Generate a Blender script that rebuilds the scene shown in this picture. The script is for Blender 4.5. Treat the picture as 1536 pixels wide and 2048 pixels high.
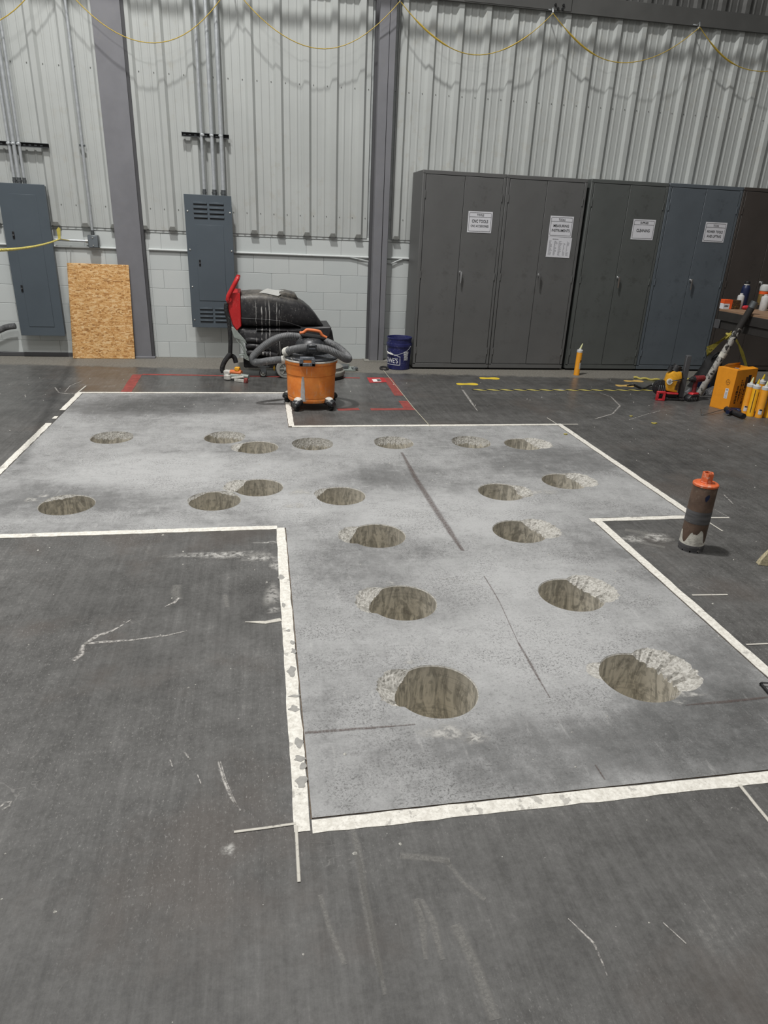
import bpy, bmesh, math, random
from math import sin, cos, pi, radians as R_
from mathutils import Vector, Matrix
from mathutils.geometry import tessellate_polygon

for o in list(bpy.data.objects):
    bpy.data.objects.remove(o)
random.seed(7)
S = bpy.context.scene
COL = S.collection

# ------------------------------------------------------------------ camera
YAW, PITCH, ROLL, FPX, HC = -0.186949, -0.401679, -0.044572, 1351.486, 1.56
_rz = Matrix.Rotation(YAW, 3, 'Z'); _rx = Matrix.Rotation(PITCH, 3, 'X')
_b = Matrix(((1, 0, 0), (0, 0, 1), (0, -1, 0)))
RC = _rz @ _rx @ _b @ Matrix.Rotation(ROLL, 3, 'Z')          # columns: right, down, forward
cam = bpy.data.cameras.new('camera'); camo = bpy.data.objects.new('camera', cam); COL.objects.link(camo)
cam.sensor_fit = 'VERTICAL'; cam.sensor_height = 24.0; cam.lens = FPX / 2048 * 24.0
cam.clip_start = 0.05; cam.clip_end = 100
m = Matrix.Identity(4)
for i in range(3):
    m[i][0] = RC[i][0]; m[i][1] = -RC[i][1]; m[i][2] = -RC[i][2]
m[2][3] = HC
camo.matrix_world = m
S.camera = camo

# ------------------------------------------------------------------ world, lamps, exposure
S.view_settings.view_transform = 'Standard'; S.view_settings.look = 'None'
S.view_settings.gamma = 1; S.view_settings.use_curve_mapping = False
S.view_settings.exposure = -0.38
wd = bpy.data.worlds.new('hall'); S.world = wd; wd.use_nodes = True
bg = wd.node_tree.nodes['Background']
bg.inputs[0].default_value = (1.0, 0.993, 0.980, 1); bg.inputs[1].default_value = 0.355

def high_bay(name, loc, target, sx, sy, watts, col=(1, 0.99, 0.975)):
    l = bpy.data.lights.new(name, 'AREA'); l.shape = 'RECTANGLE'; l.size = sx; l.size_y = sy
    l.energy = watts; l.color = col
    o = bpy.data.objects.new(name, l); COL.objects.link(o); o.location = loc
    d = Vector(target) - Vector(loc)
    o.rotation_euler = d.to_track_quat('-Z', 'Y').to_euler()
    return o
high_bay('high_bay_lamp', (-2.6, 3.4, 6.6), (-2.0, 4.6, 0), 1.2, 0.5, 200)
high_bay('high_bay_lamp', (-1.2, 4.2, 10.5), (-0.6, 5.0, 0), 0.5, 0.5, 1150)
high_bay('high_bay_lamp', (2.0, 1.2, 6.8), (1.2, 2.6, 0), 1.2, 0.6, 85)

# ------------------------------------------------------------------ measuring helpers: a photo point on a real plane
def ray(x, y):
    return RC @ Vector(((x - 768) / FPX, (y - 1024) / FPX, 1.0))
def F(x, y, z=0.0):                                   # point on a horizontal plane
    d = ray(x, y); t = (z - HC) / d.z
    return Vector((d.x * t, d.y * t, z))
def W(x, y, Y):                                       # point on an upright plane parallel to the back wall
    d = ray(x, y); t = Y / d.y
    return Vector((d.x * t, Y, d.z * t + HC))
def FX(x, y): p = F(x, y); return (p.x, p.y)

# ------------------------------------------------------------------ materials
def lin(c):
    o = []
    for v in c[:3]:
        v = v / 255.0
        o.append(v / 12.92 if v <= 0.04045 else ((v + 0.055) / 1.055) ** 2.4)
    return (*o, 1.0)

class NT:
    def __init__(s, name):
        s.m = bpy.data.materials.new(name); s.m.use_nodes = True
        s.t = s.m.node_tree; s.b = s.t.nodes['Principled BSDF']; s.out = s.t.nodes['Material Output']
        s.co = s.t.nodes.new('ShaderNodeTexCoord').outputs['Object']
    def _in(s, sock, v):
        if v is None: return
        if hasattr(v, 'is_linked') or hasattr(v, 'links'): s.t.links.new(v, sock)
        else: sock.default_value = v
    def mapp(s, scale=(1, 1, 1), rot=(0, 0, 0), loc=(0, 0, 0), vec=None):
        n = s.t.nodes.new('ShaderNodeMapping'); s.t.links.new(vec or s.co, n.inputs[0])
        n.inputs[1].default_value = loc; n.inputs[2].default_value = rot; n.inputs[3].default_value = scale
        return n.outputs[0]
    def noise(s, scale=5, detail=4, rough=.55, dist=0, vec=None, col=False):
        n = s.t.nodes.new('ShaderNodeTexNoise'); s.t.links.new(vec or s.co, n.inputs['Vector'])
        n.inputs['Scale'].default_value = scale; n.inputs['Detail'].default_value = detail
        n.inputs['Roughness'].default_value = rough; n.inputs['Distortion'].default_value = dist
        return n.outputs['Color' if col else 'Fac']
    def vor(s, scale=20, vec=None, feature='F1', out='Distance', rnd=1):
        n = s.t.nodes.new('ShaderNodeTexVoronoi'); n.feature = feature
        s.t.links.new(vec or s.co, n.inputs['Vector']); n.inputs['Scale'].default_value = scale
        n.inputs['Randomness'].default_value = rnd
        return n.outputs[out]
    def ma(s, op, a, b=None, c=None, clamp=False):
        n = s.t.nodes.new('ShaderNodeMath'); n.operation = op; n.use_clamp = clamp
        s._in(n.inputs[0], a); s._in(n.inputs[1], b); s._in(n.inputs[2], c)
        return n.outputs[0]
    def ss(s, v, lo, hi, a=0.0, b=1.0):
        n = s.t.nodes.new('ShaderNodeMapRange'); n.interpolation_type = 'SMOOTHSTEP'
        s._in(n.inputs[0], v); n.inputs[1].default_value = lo; n.inputs[2].default_value = hi
        n.inputs[3].default_value = a; n.inputs[4].default_value = b
        return n.outputs[0]
    def mix(s, f, a, b):
        n = s.t.nodes.new('ShaderNodeMix'); n.data_type = 'RGBA'
        s._in(n.inputs[0], f); s._in(n.inputs[6], a); s._in(n.inputs[7], b)
        return n.outputs[2]
    def ramp(s, f, stops):
        n = s.t.nodes.new('ShaderNodeValToRGB'); s._in(n.inputs[0], f); r = n.color_ramp
        while len(r.elements) < len(stops): r.elements.new(0.5)
        for e, (p, c) in zip(r.elements, stops):
            e.position = p; e.color = c
        return n.outputs[0]
    def xyz(s, vec=None):
        n = s.t.nodes.new('ShaderNodeSeparateXYZ'); s.t.links.new(vec or s.co, n.inputs[0]); return n.outputs
    def bump(s, h, strength=.3, dist=.01):
        n = s.t.nodes.new('ShaderNodeBump'); n.inputs['Strength'].default_value = strength
        n.inputs['Distance'].default_value = dist; s.t.links.new(h, n.inputs['Height'])
        s.t.links.new(n.outputs[0], s.b.inputs['Normal'])
    def set(s, col=None, rough=None, metal=None, spec=None, alpha=None):
        for k, v in (('Base Color', col), ('Roughness', rough), ('Metallic', metal), ('Specular IOR Level', spec), ('Alpha', alpha)):
            s._in(s.b.inputs[k], v)
        return s.m
    def blob(s, x, y, cx, cy, rx, ry):
        a = s.ma('POWER', s.ma('ABSOLUTE', s.ma('DIVIDE', s.ma('SUBTRACT', x, cx), rx)), 2.0)
        b = s.ma('POWER', s.ma('ABSOLUTE', s.ma('DIVIDE', s.ma('SUBTRACT', y, cy), ry)), 2.0)
        return s.ss(s.ma('ADD', a, b), 0.0, 1.0, 1.0, 0.0)

def mat(name, c, rough=.5, metal=0.0, var=.12, vs=6, dust=None, dust_amt=.5, ds=30, bump=0, bs=60, spec=.5, stretch=None):
    n = NT(name); c = lin(c)
    v = n.mapp(stretch) if stretch else None
    n1 = n.noise(vs, 5, .6, 0, v)
    lo = tuple(x * (1 - var) for x in c[:3]) + (1,); hi = tuple(min(1, x * (1 + var)) for x in c[:3]) + (1,)
    col = n.mix(n.ss(n1, .3, .7), lo, hi)
    if dust:
        d = n.ma('MULTIPLY', n.ss(n.noise(ds, 6, .7), .52, .66), n.ss(n.noise(ds * .12, 3), .40, .62))
        col = n.mix(n.ma('MULTIPLY', d, dust_amt), col, lin(dust))
    if bump: n.bump(n.noise(bs, 4), bump, .004)
    return n.set(col, n.ma('ADD', n.ma('MULTIPLY', n1, .16), max(.02, rough - .08)), metal, spec)

M = {}
M['wall_paint'] = mat('wall_paint', (197, 201, 199), .6, 0, .05, 3, (150, 146, 136), .35, 26, .12, 240)
M['mortar'] = mat('mortar', (166, 170, 169), .8, 0, .1, 12)
M['panel_paint'] = mat('panel_paint', (180, 183, 180), .42, 0, .05, 1.2, (165, 160, 146), .3, 9, 0, 60)
M['panel_dark'] = mat('panel_dark', (92, 92, 90), .55, 0, .08, 1.5)  # darker tone for the panels above the beam
M['foam'] = mat('foam', (116, 117, 113), .9, 0, .15, 40)
M['column_paint'] = mat('column_paint', (122, 122, 126), .5, 0, .06, 4, (130, 128, 122), .25, 22)
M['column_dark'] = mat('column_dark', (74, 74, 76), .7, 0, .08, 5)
M['beam_paint'] = mat('beam_paint', (82, 82, 80), .6, 0, .1, 3)
M['panel_grey'] = mat('panel_grey', (82, 91, 98), .42, 0, .04, 3)
M['panel_side'] = mat('panel_side', (104, 110, 114), .5, 0, .06, 8)
M['black'] = mat('black', (18, 18, 19), .6, 0, .1, 10)
M['rubber'] = mat('rubber', (30, 30, 31), .75, 0, .15, 20, (120, 118, 112), .6, 60)
M['galv'] = mat('galv', (196, 200, 202), .35, .5, .08, 30)
M['galv_dark'] = mat('galv_dark', (120, 124, 126), .4, .8, .15, 30)
M['chrome'] = mat('chrome', (225, 225, 225), .15, 1, .02, 5)
M['bolt'] = mat('bolt', (205, 205, 200), .35, .7, .05, 5)
M['rope'] = mat('rope', (186, 158, 60), .6, 0, .18, 60)
M['tape_yellow'] = mat('tape_yellow', (190, 176, 84), .5, 0, .12, 40, (80, 74, 30), .8, 70)
M['cab_warm'] = mat('cab_warm', (96, 96, 95), .5, 0, .05, 2.5, (70, 68, 66), .4, 8, .05, 300)
M['cab_green'] = mat('cab_green', (86, 89, 87), .5, 0, .06, 2.5, (60, 60, 56), .5, 8, .05, 300)
M['cab_blue'] = mat('cab_blue', (90, 97, 103), .5, 0, .06, 2.5, (58, 62, 66), .4, 8, .05, 300)
M['cab_brown'] = mat('cab_brown', (70, 64, 60), .5, 0, .08, 2.5, (50, 46, 42), .4, 8, .05, 300)
M['paper'] = mat('paper', (214, 214, 218), .7, 0, .03, 9)
M['paper_dusty'] = mat('paper_dusty', (226, 226, 222), .8, 0, .04, 9, (190, 188, 180), .5, 40)
M['ink'] = mat('ink', (28, 28, 30), .8, 0, .02, 5)
M['ink_grey'] = mat('ink_grey', (150, 150, 154), .8, 0, .3, 200)
M['orange'] = mat('vac_orange', (204, 116, 44), .5, 0, .12, 7, (196, 180, 166), .85, 22)
def vac_mat():
    n = NT('vac_orange_dusty'); z = n.xyz()[2]
    n1 = n.noise(7, 5, .6)
    col = n.mix(n.ss(n1, .3, .7), lin((216, 118, 46)), lin((238, 146, 66)))
    dr = n.ss(n.noise(1, 5, .65, .3, n.mapp((46, 46, 3.2))), .60, .70); pm = n.ss(n.noise(5, 3), .44, .6)
    col = n.mix(n.ma('MULTIPLY', n.ma('MULTIPLY', dr, pm), .75), col, lin((206, 192, 178)))
    d2 = n.ma('MULTIPLY', n.ss(n.noise(24, 7, .75), .5, .68), n.ss(z, .30, .06))
    col = n.mix(n.ma('MULTIPLY', d2, .7), col, lin((196, 172, 152)))
    d3 = n.ma('MULTIPLY', n.ss(n.noise(34, 7, .8), .56, .66), .5)
    col = n.mix(d3, col, lin((204, 150, 104)))
    return n.set(col, .55, 0, .4)
M['orange'] = vac_mat()
M['handle_orange'] = mat('handle_orange', (216, 118, 66), .5, 0, .06, 7, (190, 170, 150), .4, 60)
M['vac_black'] = mat('vac_black', (38, 40, 43), .38, 0, .15, 12, (170, 168, 162), .6, 60)
M['vac_lid'] = mat('vac_lid', (62, 64, 68), .55, 0, .15, 14, (176, 174, 168), .9, 34)
M['hose_grey'] = mat('hose_grey', (98, 99, 100), .6, 0, .2, 16, (160, 160, 158), .7, 44)
M['dusty_white'] = mat('dusty_white', (200, 198, 190), .8, 0, .12, 40, (90, 90, 88), .7, 70)
M['latch'] = mat('latch', (84, 88, 94), .5, 0, .1, 20, (180, 178, 172), .5, 80)
M['red'] = mat('red', (188, 34, 36), .45, 0, .08, 12, (210, 150, 140), .25, 60)
M['bracket'] = mat('bracket', (150, 158, 152), .5, .2, .12, 20, (200, 200, 194), .5, 60)
M['deck_grey'] = mat('deck_grey', (136, 134, 126), .7, 0, .15, 24, (90, 88, 84), .5, 50)
M['brass'] = mat('brass', (200, 160, 60), .4, .6, .1, 30)
M['wheel'] = mat('wheel', (150, 150, 144), .6, 0, .2, 30, (70, 70, 68), .6, 60)
M['bucket_blue'] = mat('bucket_blue', (34, 38, 88), .45, 0, .14, 8, (150, 152, 176), .32, 70)
M['white_print'] = mat('white_print', (226, 228, 232), .6, 0, .05, 30)
M['white_plastic'] = mat('white_plastic', (225, 224, 216), .5, 0, .05, 30)
M['caulk'] = mat('caulk', (224, 152, 38), .42, 0, .06, 20, (180, 110, 30), .3, 60)
M['caulk_bright'] = mat('caulk_bright', (232, 170, 26), .42, 0, .06, 20)
M['nozzle'] = mat('nozzle', (214, 214, 160), .45, 0, .08, 30)
M['nozzle_yellow'] = mat('nozzle_yellow', (214, 184, 40), .45, 0, .08, 30)
M['label_grey'] = mat('label_grey', (198, 198, 196), .6, 0, .1, 90)
M['card_orange'] = mat('card_orange', (232, 150, 30), .6, 0, .05, 12, (200, 124, 28), .4, 40)
M['card_print'] = mat('card_print', (70, 46, 22), .6, 0, .5, 60)
M['steel_rust'] = mat('steel_rust', (92, 74, 62), .55, .2, .3, 14, (150, 138, 124), .6, 44)
M['steel_band'] = mat('steel_band', (92, 91, 92), .5, .2, .3, 1, (164, 160, 154), .8, 50, 0, 60, .5, (6, 6, 60))
M['bit_orange'] = mat('bit_orange', (204, 98, 54), .5, 0, .14, 20, (214, 180, 160), .8, 46)
M['slurry'] = mat('slurry', (200, 197, 186), .85, 0, .18, 40, (110, 100, 90), .7, 60, .4, 120)
M['tool_yellow'] = mat('tool_yellow', (226, 164, 40), .5, 0, .14, 20, (90, 70, 40), .6, 60)
M['tool_black'] = mat('tool_black', (34, 34, 36), .5, 0, .2, 20, (130, 126, 120), .5, 70)
M['tool_red'] = mat('tool_red', (196, 44, 52), .5, 0, .12, 20, (220, 160, 160), .3, 70)
M['drill_red'] = mat('drill_red', (118, 40, 42), .5, 0, .14, 20, (150, 120, 116), .4, 70)
M['plastic_film'] = mat('plastic_film', (128, 128, 130), .3, 0, .35, 18, (190, 190, 192), .6, 40)
M['bag'] = mat('bag', (15, 15, 16), .75, 0, .2, 12)
M['navy'] = mat('navy', (22, 32, 64), .35, 0, .15, 10)
M['can_white'] = mat('can_white', (196, 196, 194), .4, 0, .08, 30, (90, 90, 96), .7, 60)
M['box_orange'] = mat('box_orange', (232, 92, 34), .6, 0, .08, 20)
M['box_brown'] = mat('box_brown', (70, 48, 28), .6, 0, .4, 30, (190, 150, 40), .7, 60)
M['jar_brown'] = mat('jar_brown', (112, 92, 52), .45, 0, .3, 30)
M['bench_dark'] = mat('bench_dark', (42, 40, 38), .7, 0, .15, 12)
M['bench_wood'] = mat('bench_wood', (140, 112, 88), .7, 0, .2, 6, None, 0, 1, 0, 1, .4, (1, 8, 8))
M['bristle'] = mat('bristle', (176, 166, 136), .9, 0, .3, 90, (110, 100, 76), .7, 140, .5, 300)
M['footprint'] = mat('footprint', (226, 196, 58), .6, 0, .06, 12, (170, 150, 70), .3, 50)
M['footprint_worn'] = mat('footprint_worn', (206, 170, 96), .65, 0, .1, 20, (130, 110, 80), .6, 60)
M['tape_red'] = mat('tape_red', (140, 64, 58), .7, 0, .18, 14, (92, 74, 72), .85, 30)
M['red_sign'] = mat('red_sign', (180, 50, 52), .5, 0, .06, 14, (180, 110, 108), .3, 50)
M['hazard_black'] = mat('hazard_black', (36, 36, 34), .6, 0, .1, 14)
M['hazard_yellow'] = mat('hazard_yellow', (204, 190, 96), .6, 0, .12, 20, (90, 88, 70), .6, 50)
M['cable'] = mat('cable', (24, 24, 25), .5, 0, .1, 20)

def osb_mat():
    n = NT('osb')
    cs = []
    for a, sc_ in ((.35, 1.0), (-.55, 1.1), (1.25, .9), (2.2, 1.0)):
        cs.append(n.xyz(n.vor(3.0 * sc_, n.mapp((8, 8, 30), (0, a, 0), (a * 3, 1, a)), 'F1', 'Color'))[0])
    s1 = n.noise(16, 3, .6); s2 = n.noise(19, 3, .6, 0, n.mapp((1, 1, 1), (0, 0, 0), (4, 2, 7))); s3 = n.noise(14, 3, .6, 0, n.mapp((1, 1, 1), (0, 0, 0), (1, 5, 2)))
    def mx(f, a, b): return n.ma('ADD', n.ma('MULTIPLY', a, n.ma('SUBTRACT', 1.0, f)), n.ma('MULTIPLY', b, f))
    g = mx(n.ss(s3, .50, .54), mx(n.ss(s2, .5, .54), mx(n.ss(s1, .48, .52), cs[0], cs[1]), cs[2]), cs[3])
    fine = n.noise(75, 6, .75, .4)
    g = n.ma('ADD', n.ma('MULTIPLY', g, .5), n.ma('MULTIPLY', fine, .62))
    col = n.ramp(g, [(.24, lin((132, 92, 54))), (.42, lin((200, 148, 90))), (.62, lin((224, 178, 118))), (.85, lin((240, 208, 160)))])
    col = n.mix(n.ma('MULTIPLY', n.ss(n.noise(34, 7, .8), .60, .68), .65), col, lin((84, 66, 46)))
    n.bump(g, .2, .004)
    return n.set(col, .75, 0, .3)
M['osb'] = osb_mat()

def block_mat():
    n = NT('block_paint')
    n1 = n.noise(3, 4)
    oi = n.t.nodes.new('ShaderNodeObjectInfo').outputs['Random']
    col = n.mix(n.ma('ADD', n.ma('MULTIPLY', n1, .6), n.ma('MULTIPLY', oi, .4)), lin((188, 194, 193)), lin((206, 209, 206)))
    pit = n.ss(n.noise(70, 4, .6), .66, .74)
    col = n.mix(n.ma('MULTIPLY', pit, .25), col, lin((120, 120, 116)))
    n.bump(n.noise(120, 5, .7), .25, .004)
    return n.set(col, .62, 0, .4)
M['block'] = block_mat()

def dark_floor():
    n = NT('dark_concrete'); x, y, z = n.xyz()
    n1 = n.noise(.8, 5, .6); n2 = n.noise(7, 9, .74); n3 = n.noise(48, 8, .85)
    st = n.noise(1, 8, .75, 0, n.mapp((42, 1.8, 1), (0, 0, .08)))
    f = n.ma('ADD', n.ma('ADD', n.ma('MULTIPLY', n1, .28), n.ma('MULTIPLY', n2, .27)), n.ma('ADD', n.ma('MULTIPLY', n3, .25), n.ma('MULTIPLY', st, .20)))
    col = n.ramp(f, [(.37, lin((48, 47, 46))), (.46, lin((74, 73, 71))), (.55, lin((96, 95, 93))), (.64, lin((134, 132, 128)))])
    br = n.ma('MULTIPLY', n.ss(n.noise(1.5, 5, .6, 0, n.mapp((1, 1, 1), (0, 0, 0), (5, 3, 0))), .52, .68), .45)
    col = n.mix(br, col, lin((84, 76, 70)))
    sc = n.noise(2.9, 4, .55, .8); line = n.ss(n.ma('ABSOLUTE', n.ma('SUBTRACT', sc, .47)), 0, .0035, 1, 0)
    col = n.mix(n.ma('MULTIPLY', n.ma('MULTIPLY', line, n.ss(n.noise(2.2, 5, .7), .54, .66)), .22), col, lin((172, 169, 164)))
    dn = n.noise(130, 4, .85, 0, n.mapp((1, .5, 1)))
    ab = n.ma('MULTIPLY', n.ss(dn, .55, .70), n.ss(n.noise(1.2, 5, .65, 0, n.mapp((1, 1, 1), (0, 0, 0), (9, 1, 0))), .34, .60))
    col = n.mix(n.ma('MULTIPLY', ab, .7), col, lin((152, 150, 146)))
    v = n.vor(24); sp = n.ss(v, .018, .04, 1, 0)
    col = n.mix(n.ma('MULTIPLY', sp, n.ss(n.noise(4, 2), .5, .6)), col, lin((196, 194, 188)))
    edge = n.ma('ADD', n.ma('ADD', y, n.ma('MULTIPLY', x, .085)), n.ma('MULTIPLY', n.ma('SUBTRACT', n2, .5), .25))
    e = n.ss(edge, 7.66, 7.78)
    col = n.mix(n.ma('MULTIPLY', e, .75), col, n.mix(n.ss(n3, .4, .6), lin((106, 102, 94)), lin((138, 134, 124))))
    wet = n.ss(y, 4.6, 6.4)
    r = n.ma('SUBTRACT', n.ma('ADD', .54, n.ma('MULTIPLY', n2, .2)), n.ma('MULTIPLY', wet, .32))
    r = n.ma('ADD', r, n.ma('MULTIPLY', e, .45), clamp=True)
    n.bump(n3, .12, .003)
    return n.set(col, r, 0, .42)
M['dark_concrete'] = dark_floor()

def slab_floor():
    n = NT('dusty_concrete'); x, y, z = n.xyz()
    n1 = n.noise(1.2, 6, .62, .3); n2 = n.noise(8, 10, .78, .3); n3 = n.noise(44, 8, .86)
    sw = n.noise(1, 8, .75, .6, n.mapp((5, 19, 1), (0, 0, .5))); sw2 = n.noise(1, 8, .75, .6, n.mapp((19, 5, 1), (0, 0, -.35)))
    f = n.ma('ADD', n.ma('ADD', n.ma('MULTIPLY', n1, .34), n.ma('MULTIPLY', n2, .26)), n.ma('ADD', n.ma('MULTIPLY', n3, .18), n.ma('MULTIPLY', n.ma('ADD', sw, sw2), .11)))
    for (cx, cy, rx, ry, a) in ((1.55, 1.62, .65, .30, -.17), (.75, 1.62, .5, .2, -.08), (-.7, 6.2, 1.3, .5, -.16), (2.0, 4.5, .7, .5, -.10),
                                (.85, 4.25, .45, .3, -.08), (-1.2, 3.95, .7, .35, -.07), (.4, 3.0, .35, .4, -.05), (1.75, 2.0, .22, .35, -.08),
                                (-.5, 4.4, 1.1, .45, .12), (1.1, 3.55, .9, .45, .10), (1.0, 2.2, .7, .35, .10), (.45, 1.75, .3, .4, .03),
                                (.2, 3.75, .3, .3, .10), (1.3, 2.75, .6, .3, .06)):
        f = n.ma('ADD', f, n.ma('MULTIPLY', n.blob(x, y, cx, cy, rx, ry), a))
    col = n.ramp(f, [(.30, lin((84, 84, 83))), (.42, lin((120, 120, 119))), (.50, lin((152, 152, 151))), (.60, lin((170, 170, 169)))])
    gr = n.ma('MULTIPLY', n.ss(n3, .50, .62), n.ss(n.noise(2.6, 7, .72, 0, n.mapp((1, 1, 1), (0, 0, 0), (3, 8, 0))), .44, .58))
    col = n.mix(n.ma('MULTIPLY', gr, .55), col, lin((92, 91, 90)))
    g1 = n.noise(150, 4, .8); g2 = n.noise(75, 6, .85, 0, n.mapp((1, 1, 1), (0, 0, 0), (2, 2, 0)))
    pm = n.ss(n.noise(3.4, 8, .74, .4, n.mapp((.8, 1.3, 1), (0, 0, .3), (7, 4, 0))), .42, .62)
    gg = n.ma('MULTIPLY', n.ss(n.ma('ADD', n.ma('MULTIPLY', g1, .5), n.ma('MULTIPLY', g2, .5)), .49, .58), n.ma('ADD', n.ma('MULTIPLY', pm, .8), .18))
    col = n.mix(n.ma('MULTIPLY', gg, .9), col, lin((84, 83, 82)))
    gl = n.ss(n.noise(120, 5, .85, 0, n.mapp((1, 1, 1), (0, 0, 0), (5, 9, 0))), .56, .68)
    col = n.mix(n.ma('MULTIPLY', gl, .35), col, lin((186, 185, 182)))
    hal = None
    st = n.ss(n.noise(1, 6, .7, 0, n.mapp((7, 26, 1), (0, 0, .4))), .56, .72)
    col = n.mix(n.ma('MULTIPLY', st, .35), col, lin((106, 105, 104)))
    st2 = n.ss(n.noise(1, 6, .7, 0, n.mapp((26, 5, 1), (0, 0, -.3))), .58, .72)
    col = n.mix(n.ma('MULTIPLY', st2, .30), col, lin((186, 185, 182)))
    sp = n.ss(n.vor(30), .016, .035, 1, 0)
    col = n.mix(n.ma('MULTIPLY', sp, .7), col, lin((214, 212, 206)))
    n.bump(n3, .12, .003)
    return n.set(col, n.ma('ADD', .62, n.ma('MULTIPLY', n2, .25)), 0, .35)
M['dusty_concrete'] = slab_floor()

def line_paint():
    n = NT('line_paint')
    p = n.noise(9, 5, .6); q = n.noise(50, 6, .75)
    col = n.mix(n.ss(q, .35, .65), lin((204, 200, 190)), lin((232, 229, 220)))
    col = n.mix(n.ma('MULTIPLY', n.ss(p, .63, .65), .6), col, lin((150, 147, 141)))
    col = n.mix(n.ma('MULTIPLY', n.ss(n.noise(110, 5, .8), .54, .66), .6), col, lin((160, 155, 146)))
    n.bump(q, .3, .003)
    return n.set(col, .75, 0, .3)
M['line_paint'] = line_paint()

def hole_wall():
    n = NT('cored_concrete'); x, y, z = n.xyz()
    st = n.noise(1, 7, .68, 2.2, n.mapp((17, 17, 4.5)))
    ring = n.noise(1, 4, .6, 0, n.mapp((2, 2, 75)))
    col = n.mix(n.ss(st, .36, .60), lin((158, 154, 144)), lin((222, 216, 202)))
    col = n.mix(n.ma('MULTIPLY', n.ss(ring, .54, .68), .22), col, lin((110, 106, 98)))
    dry = n.ss(z, -.05, -.004)
    col = n.mix(n.ma('MULTIPLY', dry, .35), col, lin((190, 184, 170)))
    agg = n.vor(60, None, 'F1', 'Color'); g = n.xyz(agg)[0]
    col = n.mix(n.ma('MULTIPLY', n.ss(g, .82, .88), .35), col, lin((120, 116, 108)))
    n.bump(n.noise(60, 5), .2, .003)
    return n.set(col, .6, 0, .4)
M['cored'] = hole_wall()

def chipped():
    n = NT('broken_concrete')
    g = n.xyz(n.vor(150, None, 'F1', 'Color'))[0]; q = n.noise(90, 7, .85)
    col = n.ramp(n.ma('ADD', n.ma('MULTIPLY', g, .24), n.ma('MULTIPLY', q, .76)), [(.30, lin((128, 125, 118))), (.46, lin((172, 169, 162))), (.70, lin((204, 202, 195)))])
    n.bump(q, .35, .004)
    return n.set(col, .9, 0, .3)
M['chipped'] = chipped()

def decal(name, c, amt=.9, ns=40, lo=.35, hi=.6):
    n = NT(name)
    uv = n.t.nodes.new('ShaderNodeTexCoord').outputs['UV']
    v = n.xyz(uv)[1]
    edge = n.ss(n.ma('ABSOLUTE', n.ma('SUBTRACT', v, .5)), .12, .5, 1, 0)
    a = n.ma('MULTIPLY', n.ss(n.noise(ns, 6, .7), lo, hi), edge)
    a = n.ma('MULTIPLY', a, amt, clamp=True)
    return n.set(lin(c), .85, 0, .2, a)
M['scuff'] = decal('scuff', (196, 192, 186), .85, 60, .36, .62)
M['scuff_soft'] = decal('scuff_soft', (150, 148, 143), .6, 120, .18, .78)
M['chalk_red'] = decal('chalk_red', (98, 84, 79), .62, 110, .22, .66)
M['chalk_dark'] = decal('chalk_dark', (92, 86, 82), .8, 24, .3, .55)
M['dust_patch'] = decal('dust_patch', (186, 184, 179), .85, 34, .36, .62)
M['patch_grey'] = decal('patch_grey', (150, 148, 144), 1.0, 40, .32, .55)
M['thin_paint'] = decal('thin_paint', (196, 192, 182), 1.3, 90, .2, .5)
M['string_line'] = decal('string_line', (186, 180, 160), 1.1, 50, .15, .35)

def tank_mat():
    n = NT('tank_black'); x, y, z = n.xyz()
    n1 = n.noise(14, 6, .65)
    col = n.mix(n.ss(n1, .3, .7), lin((28, 28, 31)), lin((52, 51, 52)))
    d = n.ma('MULTIPLY', n.ss(n.noise(55, 6, .7), .55, .7), n.ss(n.noise(5, 3), .4, .6))
    col = n.mix(n.ma('MULTIPLY', d, .5), col, lin((150, 148, 144)))
    top = n.ma('MULTIPLY', n.ss(z, .74, .87), n.ss(n.noise(20, 5, .7), .3, .7))
    col = n.mix(n.ma('MULTIPLY', top, .75), col, lin((128, 122, 112)))
    wob = n.ma('MULTIPLY', n.ma('SUBTRACT', n.noise(9, 3), .5), .022)
    xx = n.ma('ADD', x, wob)
    for x0, w, amt in STREAKS:
        k = n.ss(n.ma('ABSOLUTE', n.ma('SUBTRACT', xx, x0)), w * .3, w, 1, 0)
        k = n.ma('MULTIPLY', k, n.ss(n.noise(1, 3, .5, 0, n.mapp((30, 30, 9), (0, 0, 0), (x0 * 9, 0, 0))), .42, .5))
        k = n.ma('MULTIPLY', k, n.ss(z, .80, .70, 1, 0) if False else n.ss(z, .70, .82, 1, 0))
        col = n.mix(n.ma('MULTIPLY', k, amt), col, lin((196, 194, 190)))
    return n.set(col, .48, 0, .4)
SX = .62                                              # scrubber origin x (set below)
STREAKS = []

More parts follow.
